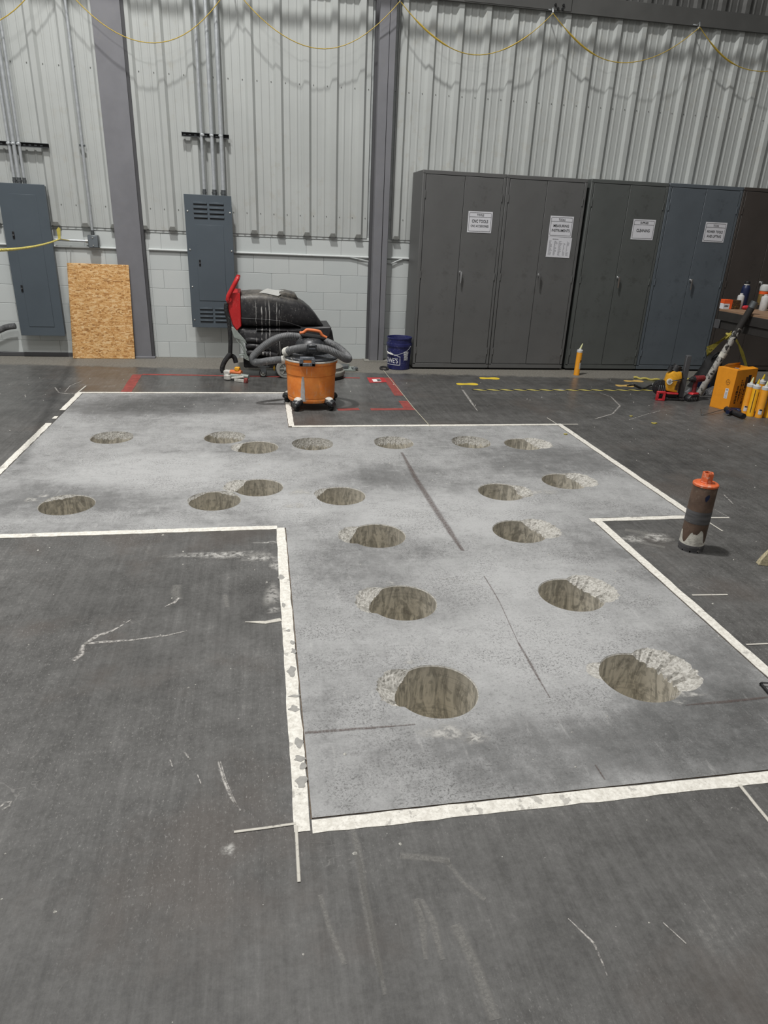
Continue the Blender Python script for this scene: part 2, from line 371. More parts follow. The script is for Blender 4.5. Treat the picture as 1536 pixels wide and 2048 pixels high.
# ------------------------------------------------------------------ geometry helpers
class G:
    def __init__(s): s.bm = bmesh.new(); s.uv = None
    def _merge(s, b, mi):
        for f in b.faces: f.material_index = mi
        me = bpy.data.meshes.new('tmp'); b.to_mesh(me); b.free(); s.bm.from_mesh(me); bpy.data.meshes.remove(me)
    def box(s, x0, x1, y0, y1, z0, z1, bev=0, mi=0, T=None, seg=1):
        b = bmesh.new(); bmesh.ops.create_cube(b, size=1)
        for v in b.verts: v.co = Vector(((x0 + x1) / 2 + v.co.x * (x1 - x0), (y0 + y1) / 2 + v.co.y * (y1 - y0), (z0 + z1) / 2 + v.co.z * (z1 - z0)))
        if bev: bmesh.ops.bevel(b, geom=b.edges[:], offset=bev, segments=seg, affect='EDGES', profile=.5)
        if T is not None: b.transform(T)
        s._merge(b, mi); return s
    def prism(s, pts, d, bev=0, mi=0, seg=1):           # closed loop of Vectors extruded by vector d
        b = bmesh.new(); d = Vector(d)
        lo = [b.verts.new(p) for p in pts]; hi = [b.verts.new(Vector(p) + d) for p in pts]
        b.faces.new(lo); b.faces.new(hi[::-1]); k = len(pts)
        for i in range(k): b.faces.new((lo[(i + 1) % k], lo[i], hi[i], hi[(i + 1) % k]))
        bmesh.ops.recalc_face_normals(b, faces=b.faces)
        if bev: bmesh.ops.bevel(b, geom=b.edges[:], offset=bev, segments=seg, affect='EDGES', profile=.5)
        s._merge(b, mi); return s
    def rings(s, rings, mi=0, caps=True, closed=False):  # list of equal-length point loops
        b = bmesh.new(); rv = [[b.verts.new(p) for p in r] for r in rings]; k = len(rings[0])
        rng = range(len(rv) if closed else len(rv) - 1)
        for i in rng:
            a, c = rv[i], rv[(i + 1) % len(rv)]
            for j in range(k): b.faces.new((a[j], a[(j + 1) % k], c[(j + 1) % k], c[j]))
        if caps and not closed:
            b.faces.new(rv[0][::-1]); b.faces.new(rv[-1])
        bmesh.ops.recalc_face_normals(b, faces=b.faces)
        s._merge(b, mi); return s
    def lathe(s, prof, c=(0, 0), n=32, mi=0, T=None, caps=True):
        r = [[Vector((c[0] + q * cos(2 * pi * j / n), c[1] + q * sin(2 * pi * j / n), z)) for j in range(n)] for q, z in prof]
        if T is not None: r = [[T @ p for p in k] for k in r]
        return s.rings(r, mi, caps)
    def cyl(s, a, b, r, r2=None, n=14, mi=0, caps=True): return s.tube([a, b], [r, r2 if r2 is not None else r], n, mi, caps)
    def tube(s, pts, r, n=8, mi=0, caps=True, closed=False):
        pts = [Vector(p) for p in pts]; L = len(pts); rs = r if isinstance(r, (list, tuple)) else [r] * L
        out = []; u = None
        for i, p in enumerate(pts):
            if closed: t = pts[(i + 1) % L] - pts[i - 1]
            else: t = pts[min(i + 1, L - 1)] - pts[max(i - 1, 0)]
            t.normalize()
            if u is None: u = t.orthogonal().normalized()
            u = (u - t * u.dot(t)); u = u.normalized() if u.length > 1e-6 else t.orthogonal().normalized()
            w = t.cross(u)
            out.append([p + (u * cos(2 * pi * j / n) + w * sin(2 * pi * j / n)) * rs[i] for j in range(n)])
        return s.rings(out, mi, caps, closed)
    def poly(s, pts, mi=0):
        f = s.bm.faces.new([s.bm.verts.new(p) for p in pts]); f.material_index = mi; return s
    def strip(s, pts, w, z=.0015, mi=0, jag=0):          # flat ribbon on the floor with v running across it
        if s.uv is None: s.uv = s.bm.loops.layers.uv.new('UVMap')
        P = [Vector((p[0], p[1], 0)) for p in pts]; L = []
        for i, p in enumerate(P):
            t = (P[min(i + 1, len(P) - 1)] - P[max(i - 1, 0)]).normalized(); nn = Vector((-t.y, t.x, 0))
            ww = (w[i] if isinstance(w, (list, tuple)) else w) / 2
            L.append((p + nn * (ww + random.uniform(-jag, jag)), p - nn * (ww + random.uniform(-jag, jag))))
        vs = [(s.bm.verts.new((a.x, a.y, z)), s.bm.verts.new((b.x, b.y, z))) for a, b in L]
        for i in range(len(vs) - 1):
            f = s.bm.faces.new((vs[i][1], vs[i + 1][1], vs[i + 1][0], vs[i][0])); f.material_index = mi
            for l, q in zip(f.loops, (0, 0, 1, 1)): l[s.uv].uv = (i, q)
        return s
    def patch(s, c, rx, ry, z=.0014, mi=0, n=20, rot=0, jag=.25):
        if s.uv is None: s.uv = s.bm.loops.layers.uv.new('UVMap')
        cv = s.bm.verts.new((c[0], c[1], z)); ring = []
        for j in range(n):
            a = 2 * pi * j / n; k = 1 + jag * (sin(2 * a + c[0] * 40) * .5 + sin(3 * a + c[1] * 50) * .6 + sin(5 * a + c[0] * 90) * .35); px, py = rx * k * cos(a), ry * k * sin(a)
            ring.append(s.bm.verts.new((c[0] + px * cos(rot) - py * sin(rot), c[1] + px * sin(rot) + py * cos(rot), z)))
        for j in range(n):
            f = s.bm.faces.new((cv, ring[j], ring[(j + 1) % n])); f.material_index = mi
            for l, q in zip(f.loops, (.5, 0, 0)): l[s.uv].uv = (.5, q)
        return s
    def build(s, name, mats, parent=None, world=False, smooth=True, ang=38):
        if not isinstance(mats, (list, tuple)): mats = [mats]
        if world and parent is not None:
            T = Matrix.Identity(4); p = parent
            while p is not None: T = p.matrix_basis @ T; p = p.parent
            s.bm.transform(T.inverted())
        me = bpy.data.meshes.new(name); s.bm.to_mesh(me); s.bm.free()
        for k in mats: me.materials.append(k)
        if smooth:
            for f in me.polygons: f.use_smooth = True
            me.set_sharp_from_angle(angle=R_(ang))
        o = bpy.data.objects.new(name, me); COL.objects.link(o)
        if parent is not None: o.parent = parent
        return o

def thing(name, label, cat, loc=(0, 0, 0), rz=0, group=None):
    o = bpy.data.objects.new(name, None); o.empty_display_size = .1; COL.objects.link(o)
    o.location = loc; o.rotation_euler = (0, 0, rz); return tag(o, label, cat, group)
def tag(o, label=None, cat=None, group=None, kind=None):
    for k, v in (('label', label), ('category', cat), ('group', group), ('kind', kind)):
        if v: o[k] = v
    return o
def struct(o): o['kind'] = 'structure'; return o
def lab(o, t): o['label'] = t; return o
def bez(pts, n=8):                                     # Catmull-Rom through points
    P = [Vector(p) for p in pts]; P = [P[0] * 2 - P[1]] + P + [P[-1] * 2 - P[-2]]; out = []
    for i in range(1, len(P) - 2):
        a, b, c, d = P[i - 1:i + 3]
        for k in range(n):
            t = k / n
            out.append(.5 * ((2 * b) + (c - a) * t + (2 * a - 5 * b + 4 * c - d) * t * t + (3 * b - a - 3 * c + d) * t ** 3))
    out.append(P[-2]); return out
def text_bm(txt, size, width=None):                    # flat lettering in the xz plane, centred
    cu = bpy.data.curves.new('txt', 'FONT'); cu.body = txt; cu.size = size; cu.align_x = 'CENTER'; cu.align_y = 'CENTER'
    cu.resolution_u = 3; cu.offset = size * .012
    o = bpy.data.objects.new('txt', cu); COL.objects.link(o)
    bpy.context.view_layer.update()
    me = bpy.data.meshes.new_from_object(o.evaluated_get(bpy.context.evaluated_depsgraph_get()))
    bpy.data.objects.remove(o); bpy.data.curves.remove(cu)
    b = bmesh.new(); b.from_mesh(me); bpy.data.meshes.remove(me)
    if width:
        xs = [v.co.x for v in b.verts]; k = width / (max(xs) - min(xs))
        for v in b.verts: v.co.x *= k
    for v in b.verts: v.co = Vector((v.co.x, 0, v.co.y))
    return b

# ================================================================== FLOOR
YW = 8.45
holes = [  # x, y, [(angle, half width, extension, depth)], label
 (-1.132, 5.17, [(90, 75, .020, .06)], 'core hole of the far row at its left end, alone near the white left edge line'),
 (-.304, 5.145, [(70, 75, .022, .06)], 'far-row core hole behind and left of the overlapping-looking pair, gravelly far rim'),
 (-.052, 4.89, [(180, 45, .045, .04)], 'core hole in the far row just in front of the one it seems to touch, chipped left rim'),
 (.362, 4.955, [(95, 100, .016, .075)], 'far-row core hole with gravelly broken far wall, just below the white corner by the vacuum'),
 (.993, 4.96, [(90, 80, .022, .06)], 'far-row core hole at the head of the long dark chalk line'),
 (1.615, 4.95, [(80, 85, .022, .07)], 'second core hole from the right end of the far row'),
 (2.03, 4.89, [(10, 60, .085, .05)], 'core hole at the right end of the far row, chipped out to the right'),
 (-1.133, 3.85, [(120, 40, .015, .02)], 'large clean core hole at the far left, beside a smear of white dust'),
 (-.304, 3.855, [(150, 40, .012, .02), (60, 25, .012, .02)], 'core hole in front of its close neighbour in the second row, left of the inner white corner'),
 (-.045, 4.06, [(165, 45, .075, .05)], 'core hole behind and right of its close neighbour, chipped on its left side'),
 (.458, 3.885, [(150, 30, .022, .03)], 'round core hole in the middle of the slab, right of the close pair'),
 (1.505, 3.885, [(0, 45, .055, .05)], 'core hole right of the long dark chalk line with a pale chipped right rim'),
 (2.01, 4.05, [(10, 60, .085, .05)], 'core hole near the right white line, chipped out to the right'),
 (.593, 3.29, [(172, 45, .065, .05)], 'left core hole of the third pair from the front, chipped left rim'),
 (1.405, 3.28, [(12, 55, .095, .05)], 'right core hole of the third pair from the front, broad white chip at its right'),
 (.593, 2.58, [(165, 48, .068, .045)], 'left core hole of the second pair from the front, rough chipped left rim'),
 (1.398, 2.57, [(20, 55, .095, .05)], 'right core hole of the second pair from the front, crumbled right rim'),
 (.594, 1.95, [(165, 45, .072, .05)], 'nearest left core hole with a gravelly chip on its left rim'),
 (1.398, 1.94, [(15, 58, .10, .055), (160, 22, .05, .01)], 'nearest right core hole, widely broken white rim at its right'),
]
HR = .151
cross = [(.102, 1.432), (1.898, 1.432), (1.898, 3.425), (2.54, 3.425), (2.54, 5.412), (.196, 5.412), (.196, 6.60), (-1.655, 6.60), (-1.655, 3.46), (.102, 3.43)]
def fringe(ang, seed, hole):                            # (extension, depth) at an angle
    e, d = .0035, .005
    for a, hw, ext, dep in hole[2]:
        k = abs((ang - a + 180) % 360 - 180) / hw
        if k < 1:
            q = (1 - k ** 3)
            rr = random.Random(int(ang * 7) + seed)
            e = max(e, ext * q * rr.uniform(.86, 1.05)); d = max(d, dep * q * rr.uniform(.7, 1.1))
    return e, d
NH = 128
loops = [[Vector((x, y, 0)) for x, y in cross]]; hole_data = []
for i, h in enumerate(holes):
    E_ = [fringe(360 * j / NH, i * 997, h) for j in range(NH)]
    hole_data.append(E_)
    loops.append([Vector((h[0] + (HR + e) * cos(2 * pi * j / NH), h[1] + (HR + e) * sin(2 * pi * j / NH), 0)) for j, (e, d) in enumerate(E_)])
def flat_with_holes(name, loops, z, m, parent=None):
    tri = tessellate_polygon(loops); vs = [v for l in loops for v in l]
    me = bpy.data.meshes.new(name); me.from_pydata([(v.x, v.y, z) for v in vs], [], [tuple(t) for t in tri]); me.update()
    b = bmesh.new(); b.from_mesh(me)
    for f in b.faces:
        if f.normal.z < 0: f.normal_flip()
    b.to_mesh(me); b.free(); me.materials.append(m)
    o = bpy.data.objects.new(name, me); COL.objects.link(o); o.parent = parent; return o
GAP = .004
def offset_poly(p, d):
    out = []; k = len(p)
    for i in range(k):
        a, b, c = Vector(p[i - 1]), Vector(p[i]), Vector(p[(i + 1) % k])
        n1 = (b - a).normalized(); n2 = (c - b).normalized(); n1 = Vector((n1.y, -n1.x)); n2 = Vector((n2.y, -n2.x))
        mm = (n1 + n2); mm = mm / (1 + n1.dot(n2)); out.append(b + mm * d)
    return out
outer = [Vector((-8, -2.5, 0)), Vector((10, -2.5, 0)), Vector((10, 8.7, 0)), Vector((-8, 8.7, 0))]
big = [Vector((p.x, p.y, 0)) for p in offset_poly(cross, GAP)]
floor = struct(flat_with_holes('floor', [outer, big], 0, M['dark_concrete']))
slab = flat_with_holes('dusty_slab', loops, 0, M['dusty_concrete'], floor)
lab(slab, 'dust-covered lighter cross-shaped area of concrete drilled with nineteen core holes')
g = G()
for i in range(len(cross)):
    a, b = cross[i], cross[(i + 1) % len(cross)]; c, d = big[i], big[(i + 1) % len(cross)]
    g.poly([(a[0], a[1], -.005), (b[0], b[1], -.005), (d.x, d.y, -.005), (c.x, c.y, -.005)])
    g.poly([(a[0], a[1], -.005), (b[0], b[1], -.005), (b[0], b[1], 0), (a[0], a[1], 0)])
    g.poly([(c.x, c.y, -.005), (d.x, d.y, -.005), (d.x, d.y, 0), (c.x, c.y, 0)])
M['cut'] = mat('saw_cut', (112, 100, 86), .9, 0, .3, 60)
lab(g.build('saw_cut', M['cut'], floor, smooth=False), 'narrow saw cut running round the dusty cross-shaped slab')
DEPTH = .30
for i, h in enumerate(holes):
    E_ = hole_data[i]; x, y = h[0], h[1]; g = G()
    c = [(cos(2 * pi * j / NH), sin(2 * pi * j / NH)) for j in range(NH)]
    top = [Vector((x + HR * a, y + HR * b, -E_[j][1])) for j, (a, b) in enumerate(c)]
    low = [Vector((x + HR * a, y + HR * b, -.12)) for a, b in c]; bot = [Vector((x + HR * a, y + HR * b, -DEPTH)) for a, b in c]
    bm = g.bm; rv = [[bm.verts.new(p) for p in r] for r in (top, low, bot)]
    for k in range(2):
        for j in range(NH): bm.faces.new((rv[k][j], rv[k][(j + 1) % NH], rv[k + 1][(j + 1) % NH], rv[k + 1][j]))
    bm.faces.new(rv[2])
    bmesh.ops.recalc_face_normals(bm, faces=bm.faces)
    for f in bm.faces: f.normal_flip()
    ho = lab(g.build('core_hole', M['cored'], floor), h[3])
    g = G(); bm = g.bm; RN = 8; rr = random.Random(i); rows = []
    for k in range(RN + 1):
        t = k / RN; row = []
        for j, (a, b) in enumerate(c):
            e, d = E_[j]; r = HR + e * (1 - t)
            z = -d * (t ** .75)
            if 0 < k < RN and d > .008: z += (rr.uniform(-.07, .07) + .07 * sin(j * .55 + i)) * d; r += rr.uniform(-.04, .04) * e
            row.append(bm.verts.new((x + r * a, y + r * b, min(z, 0))))
        rows.append(row)
    for k in range(RN):
        for j in range(NH): bm.faces.new((rows[k][j], rows[k][(j + 1) % NH], rows[k + 1][(j + 1) % NH], rows[k + 1][j]))
    bmesh.ops.recalc_face_normals(bm, faces=bm.faces)
    if sum(f.normal.z * f.calc_area() for f in bm.faces) < 0:
        for f in bm.faces: f.normal_flip()
    g.build('chipped_rim', M['chipped'], ho, smooth=False)

# painted outline strips, each a piece of its own
def painted(x0, y0, x1, y1, w, label):
    g = G(); L = math.hypot(x1 - x0, y1 - y0); n = max(2, int(L / .05)); t = Vector((x1 - x0, y1 - y0, 0)).normalized(); nn = Vector((-t.y, t.x, 0))
    lo, hi = [], []
    for i in range(n + 1):
        p = Vector((x0, y0, 0)) + t * (L * i / n)
        lo.append(p + nn * (w / 2 + random.uniform(-.0025, .0015))); hi.append(p - nn * (w / 2 + random.uniform(-.0015, .004)))
    bm = g.bm
    for z in (.0020 + .00018 * len([o for o in bpy.data.objects if o.name.startswith('painted_line')]),):
        a = [bm.verts.new((v.x, v.y, z)) for v in lo]; b = [bm.verts.new((v.x, v.y, z)) for v in hi]
        for i in range(n): bm.faces.new((b[i], b[i + 1], a[i + 1], a[i]))
        for q in (a, b):
            d = [bm.verts.new((v.co.x, v.co.y, 0)) for v in q]
            for i in range(n): bm.faces.new((q[i], q[i + 1], d[i + 1], d[i]))
    bmesh.ops.recalc_face_normals(bm, faces=bm.faces)
    return lab(g.build('painted_line', M['line_paint'], floor, smooth=False), label)
painted(.072, 1.387, .072, 3.43, .046, 'worn white line along the left side of the near arm of the cross')
painted(.10, 1.402, 3.2, 1.402, .046, 'wide white line across the front end of the dusty cross')
painted(1.926, 1.43, 1.926, 3.40, .046, 'white line along the right side of the near arm')
painted(1.885, 3.395, 2.60, 3.395, .044, 'short white line under the right arm, ending beside the core bit')
painted(2.568, 3.40, 2.568, 5.44, .046, 'white line along the outer edge of the right arm')
painted(.225, 5.437, 2.59, 5.437, .042, 'white line along the far edge of the right arm')
painted(.222, 5.44, .222, 6.62, .046, 'short white line running back from the inner corner to the orange vacuum')
painted(-1.70, 6.625, .23, 6.625, .042, 'farthest white line, behind the left arm and left of the vacuum')
painted(-1.682, F(126, 821).y, -1.682, 6.62, .046, 'far piece of the broken white line on the left edge')
painted(-1.678, F(114, 838).y, -1.678, F(116, 833).y, .03, 'small leftover fragment in the break of the left white line')
painted(-1.682, 3.43, -1.682, F(104, 847).y, .046, 'near piece of the broken white line on the left edge')
painted(-1.70, 3.433, .055, 3.433, .046, 'white line along the near edge of the left arm')
def flat_mark(name, m, label, segs, z=.0016):
    g = G()
    for pts, w in segs: g.strip([FX(*p) for p in pts], w, z)
    return lab(g.build(name, m, floor, smooth=False), label)
flat_mark('thin_line', M['thin_paint'], 'thin white layout strokes overshooting the corners of the white outline',
   [([(468, 1665), (530, 1657), (592, 1648)], .011), ([(592, 1652), (595, 1710), (598, 1765)], .012), ([(490, 1245), (530, 1246), (562, 1240)], [.008, .03, .035]),
    ([(1384, 1191), (1455, 1190)], .014), ([(1478, 1570), (1510, 1610), (1545, 1652)], .016), ([(1400, 1036), (1458, 1036)], .02),
    ([(1414, 1043), (1445, 1063)], .014), ([(1094, 836), (1116, 850)], .012), ([(1118, 849), (1156, 849)], .03), ([(1492, 1290), (1536, 1288)], .012), ([(150, 790), (172, 772)], .02)], .0028)
flat_mark('string_line', M['string_line'], 'pale straight snapped line running from the blue bucket towards the right arm',
   [([(766, 740), (800, 782), (828, 817), (860, 853)], .009)], .003)
flat_mark('chalk_line', M['chalk_red'], 'dark reddish chalk line smeared along the middle of the slab',
   [([(803, 905), (830, 955), (862, 1005)], [.03, .05, .055]), ([(862, 1005), (895, 1055), (926, 1102)], [.055, .05, .03]), ([(968, 1152), (985, 1180), (1000, 1206)], .008),
    ([(1036, 1285), (1065, 1335), (1100, 1396)], [.012, .016, .006]), ([(610, 1466), (700, 1459), (830, 1449)], [.02, .018, .008]), ([(1370, 1411), (1440, 1405), (1545, 1394)], [.008, .02, .016]), ([(1190, 1530), (1210, 1560)], .008),
    ([(1000, 1206), (1036, 1285)], .005)], .0014)
flat_mark('scuff_mark', M['scuff'], 'white scuffs and scratches scattered over the dark floor',
   [([(146, 1322), (162, 1310), (166, 1292), (195, 1272), (225, 1262), (262, 1240)], [.03, .03, .022, .03, .016, .006]),
    ([(170, 1288), (215, 1284), (270, 1280), (330, 1272), (374, 1262)], [.02, .022, .014, .016, .006]),
    ([(330, 1214), (348, 1206), (358, 1196)], [.006, .022, .014]),
    ([(436, 1524), (447, 1560), (462, 1595), (481, 1622)], [.008, .012, .012, .008]), ([(441, 1524), (452, 1562), (474, 1612)], .004),
    ([(367, 1503), (380, 1520)], .008), ([(340, 1520), (345, 1535)], .006), ([(395, 1550), (402, 1568)], .005),
    ([(1136, 1838), (1188, 1888), (1204, 1925), (1214, 1952)], [.004, .009, .006, .004]), ([(1326, 1846), (1372, 1888)], .005),
    ([(925, 780), (938, 798), (955, 822)], [.03, .035, .015]), ([(110, 775), (118, 786), (140, 788), (170, 786)], .02), ([(130, 784), (140, 772), (165, 762)], .012),
    ([(880, 1158), (920, 1160), (965, 1172)], .004), ([(0, 1616), (10, 1606), (22, 1604), (20, 1612), (4, 1620)], .01), ([(1430, 1020), (1460, 1036)], .006),
    ([(1448, 990), (1466, 1008)], .012), ([(1258, 840), (1296, 828), (1320, 822)], .012), ([(1190, 838), (1225, 828), (1240, 812), (1222, 794), (1200, 786)], [.02, .02, .025, .02, .01])], .0018)
flat_mark('dust_streak', M['scuff_soft'], 'faint pale drag streaks on the near floor',
   [([(700, 1640), (718, 1710), (728, 1790), (745, 1880), (765, 1960)], [.02, .03, .03, .03, .02]), ([(712, 1700), (740, 1830), (770, 1990)], .014),
    ([(832, 1798), (846, 1850), (852, 1920)], [.03, .03, .015]), ([(842, 1800), (868, 1850), (885, 1920)], [.02, .03, .02]), ([(800, 1712), (850, 1716), (900, 1722)], .03),
    ([(890, 1720), (930, 1770), (970, 1800)], .02), ([(910, 1850), (950, 1930), (990, 2040)], .04), ([(1250, 1060), (1300, 1070), (1350, 1080)], [.06, .1, .05]),
    ([(1256, 1080), (1330, 1095)], .05), ([(355, 1170), (350, 1185), (356, 1200)], .06), ([(450, 1190), (455, 1215)], .03), ([(640, 1790), (660, 1860), (690, 1930)], .02)], .0012)
g = G()
g.patch(FX(458, 1700), .024, .026, .0016, 1); g.patch(FX(545, 1190), .05, .14, .0016, 0); g.patch(FX(552, 1130), .035, .09, .0016, 1); g.patch(FX(548, 1220), .035, .045, .0016, 0)
bare = G()
for px, py, rx, ry in ((583.5, 1344, .015, .03), (587, 1303, .009, .02), (588, 1418, .017, .014), (597.5, 1487, .014, .02), (599, 1518, .017, .012), (606, 1533, .011, .014), (603, 1565, .016, .026), (567, 1211, .008, .016), (562, 1155, .015, .02), (590, 1393, .02, .006), (577, 1262, .008, .008), (585, 1286, .010, .012)):
    q = FX(px, py); bare.prism([Vector((q[0] + rx * (1 + .25 * sin(3 * a + px) + .15 * sin(5 * a + py)) * cos(a), q[1] + ry * (1 + .25 * sin(2 * a + py) + .15 * sin(4 * a)) * sin(a), .0024)) for a in [2 * pi * k / 20 for k in range(20)]], (0, 0, .0006))
M['bare'] = mat('bare', (152, 150, 145), .85, 0, .12, 60)
lab(bare.build('bare_spot', M['bare'], floor, smooth=False), 'bare grey spots where the left white line has flaked')
for px, py, rx, ry in ((1375, 1390, .09, .02), (1358, 1405, .03, .02), (1268, 1078, .1, .06), (1312, 1075, .12, .07), (1115, 1068, .05, .04), (600, 985, .09, .06), (590, 1012, .08, .05), (440, 1110, .3, .05),
                       (520, 1115, .12, .06), (62, 1000, .05, .05), (88, 992, .05, .03), (950, 1475, .05, .05), (890, 1465, .12, .05), (1080, 985, .16, .06), (820, 1325, .035, .02), (842, 1318, .018, .014), (780, 1167, .03, .02), (1120, 780, .08, .06), (540, 1085, .1, .02)):
    g.patch(FX(px, py), rx, ry, .0015, 1)
lab(g.build('dust_patch', [M['patch_grey'], M['dust_patch']], floor, smooth=False), 'pale dust patches and bare spots on the concrete')
# loose grit
g = G(); rr = random.Random(3)
for k in range(340):
    x, y = rr.uniform(-3, 5), 1.0 + 6.4 * rr.random() ** 1.2
    if any((x - h[0]) ** 2 + (y - h[1]) ** 2 < .075 for h in holes): continue
    q = rr.uniform(.0025, .006) * (1.4 if rr.random() < .12 else 1); a = rr.uniform(0, 6.3)
    pts = [(x + q * rr.uniform(.6, 1.2) * cos(a + t), y + q * rr.uniform(.5, 1) * sin(a + t), .0005) for t in (0, 1.3, 2.6, 4, 5.2)]
    top = (x, y, .0005 + q * .9)
    for i in range(5): g.poly([pts[i], pts[(i + 1) % 5], top])
tag(g.build('concrete_grit', M['dusty_white'], floor, smooth=False), 'pale crumbs of concrete scattered over the floor', kind='stuff')

# ================================================================== BACK WALL
wb = G()
wb.box(-8, 6.95, YW + .0045, YW + .2, 0, 6.5)
wall = struct(wb.build('wall_back', M['mortar'], smooth=False))
wr = G(); wr.box(6.75, 6.95, -2.4, YW, 0, 6.5); struct(wr.build('shade_wall_right', M['beam_paint'], smooth=False))  # unseen side wall, added to dim the right end
# concrete blocks
blk = {}
def block_mesh(w, h):
    k = (round(w, 3), round(h, 3))
    if k not in blk:
        g = G(); g.box(0, w, 0, .03, 0, h, .0022)
        o = g.build('block', M['block'], smooth=False); blk[k] = o.data; bpy.data.objects.remove(o)
    return blk[k]
zj = [0, .182, .383, .584, .785, .984, 1.183, 1.372]
for r in range(7):
    z0, z1 = zj[r], zj[r + 1]; off = .5445 if r % 2 == 0 else .5445 + .20275
    for k in range(-11, 5):
        a = off + .4055 * k; b = a + .4055
        for lo, hi in ((-4.0, -1.215), (-1.215, 1.29), (1.465, 2.1)):
            x0, x1 = max(a, lo), min(b, hi)
            if x1 - x0 < .03: continue
            o = bpy.data.objects.new('block', block_mesh(x1 - x0 - .0026, z1 - z0 - .0026)); COL.objects.link(o)
            o.location = (x0, YW, z0); o.parent = wall
g = G()
for lo, hi in ((-4.0, -1.56), (-1.23, 1.30), (1.465, 2.1)): g.box(lo, hi, YW - .006, YW + .02, 1.374, 1.402, .003)
g.build('wall_cap', M['wall_paint'], wall, smooth=False)
# ribbed steel panels
PF = 8.437
def rib_profile(x0, n, pitch, lead=.06, tail=None):
    pts = [(x0 - lead, PF)]
    for k in range(n):
        c = x0 + k * pitch
        pts += [(c - .052, PF), (c - .026, PF - .034), (c + .026, PF - .034), (c + .052, PF)]
        if k < n - 1 or tail is None:
            for q in (.36, .64):
                m_ = c + pitch * q
                pts += [(m_ - .014, PF), (m_ - .007, PF - .005), (m_ + .007, PF - .005), (m_ + .014, PF)]
    pts.append((x0 + (n - 1) * pitch + (tail if tail else pitch - lead - .001), PF))
    return pts
def wall_panel(x0, n, pitch, z0=1.402, z1=3.84, tail=None, upper=False):
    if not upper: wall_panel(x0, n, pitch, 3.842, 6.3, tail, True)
    p = rib_profile(x0, n, pitch, .06, tail); g = G(); bm = g.bm
    a = [bm.verts.new((x, y, z0)) for x, y in p]; b = [bm.verts.new((x, y, z1)) for x, y in p]; c = [bm.verts.new((x, y + .004, z0)) for x, y in p]
    for i in range(len(p) - 1):
        bm.faces.new((a[i], a[i + 1], b[i + 1], b[i])); bm.faces.new((c[i], c[i + 1], a[i + 1], a[i]))
    bmesh.ops.recalc_face_normals(bm, faces=bm.faces)
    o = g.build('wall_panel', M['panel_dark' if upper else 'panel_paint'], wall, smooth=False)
    if upper: return lab(o, 'ribbed siding above the wall beam, darker than the panels below')
    s = G()
    for k in range(n):
        for dx in (-.075, .075):
            for zz in (1.62, 2.9): s.cyl((x0 + k * pitch + dx, PF + .001, zz), (x0 + k * pitch + dx, PF - .005, zz), .0055, n=6)
    s.build('screw', M['foam'], o)
    return o
fx = []
for x0 in (-3.65, -2.75): wall_panel(x0, 3, .30); fx += [x0 + .3 * k for k in range(3)]
wall_panel(-1.85, 2, .30, tail=.10); fx += [-1.85, -1.55]
P1 = .2972
for x0 in (-1.234, -1.234 + 3 * P1, -1.234 + 6 * P1): wall_panel(x0, 3, P1, tail=(.10 if x0 > .4 else None)); fx += [x0 + P1 * k for k in range(3)]
P2 = .3005
for i in range(6): wall_panel(1.589 + i * 3 * P2, 3, P2)
fx += [1.589]
for x in fx:
    g = G(); g.prism([Vector((x - .044, PF - .002, 1.4025)), Vector((x + .044, PF - .002, 1.4025)), Vector((x + .026, PF - .002, 1.446)), Vector((x - .026, PF - .002, 1.446))], (0, -.0345, 0), .004)
    g.build('foam_closure', M['foam'], wall)
# base board at left
g = G(); g.box(-6, -2.1, 8.425, YW - .001, 0, .045, .004)
struct(g.build('baseboard_back', M['column_dark'], smooth=False))

# ---- columns
c1 = thing('steel_column', 'wide grey painted steel column rising from the floor beside the OSB board', 'column', (-1.415, 8.39, 0))
g = G(); g.box(-1.553, -1.277, 8.384, 8.396, .02, 6.4, .002); g.build('flange', M['column_paint'], c1, True)
g = G(); g.box(-1.51, -1.245, 8.396, 8.449, .02, 6.4, .002); lab(g.build('web', M['column_dark'], c1, True), 'recessed side of the column, coloured darker for its shade')  # side plate coloured darker to stand for shade beside the flange
g = G(); g.box(-1.57, -1.24, 8.352, 8.449, 0, .022, .003); g.build('base_plate', M['column_paint'], c1, True)
c2 = thing('steel_column', 'narrow grey steel column made of two strips, left of the blue bucket', 'column', (1.39, 8.37, 0))
g = G(); g.box(1.302, 1.405, 8.305, 8.47, .012, 6.4, .004); g.build('channel', M['column_paint'], c2, True)
g = G(); g.box(1.409, 1.476, 8.310, 8.47, .012, 6.4, .004); g.build('channel', M['column_paint'], c2, True)
g = G(); g.box(1.272, 1.302, 8.40, 8.47, .012, 6.4); lab(g.build('side_shade', M['column_dark'], c2, True), 'dark strip along the left side of the column, standing in for its shadow')  # solid strip coloured dark in place of the column's shadow
g = G(); g.box(1.24, 1.54, 8.27, 8.449, 0, .012, .002); lab(g.build('base_plate', M['deck_grey'], c2, True), 'dusty grey base plate')

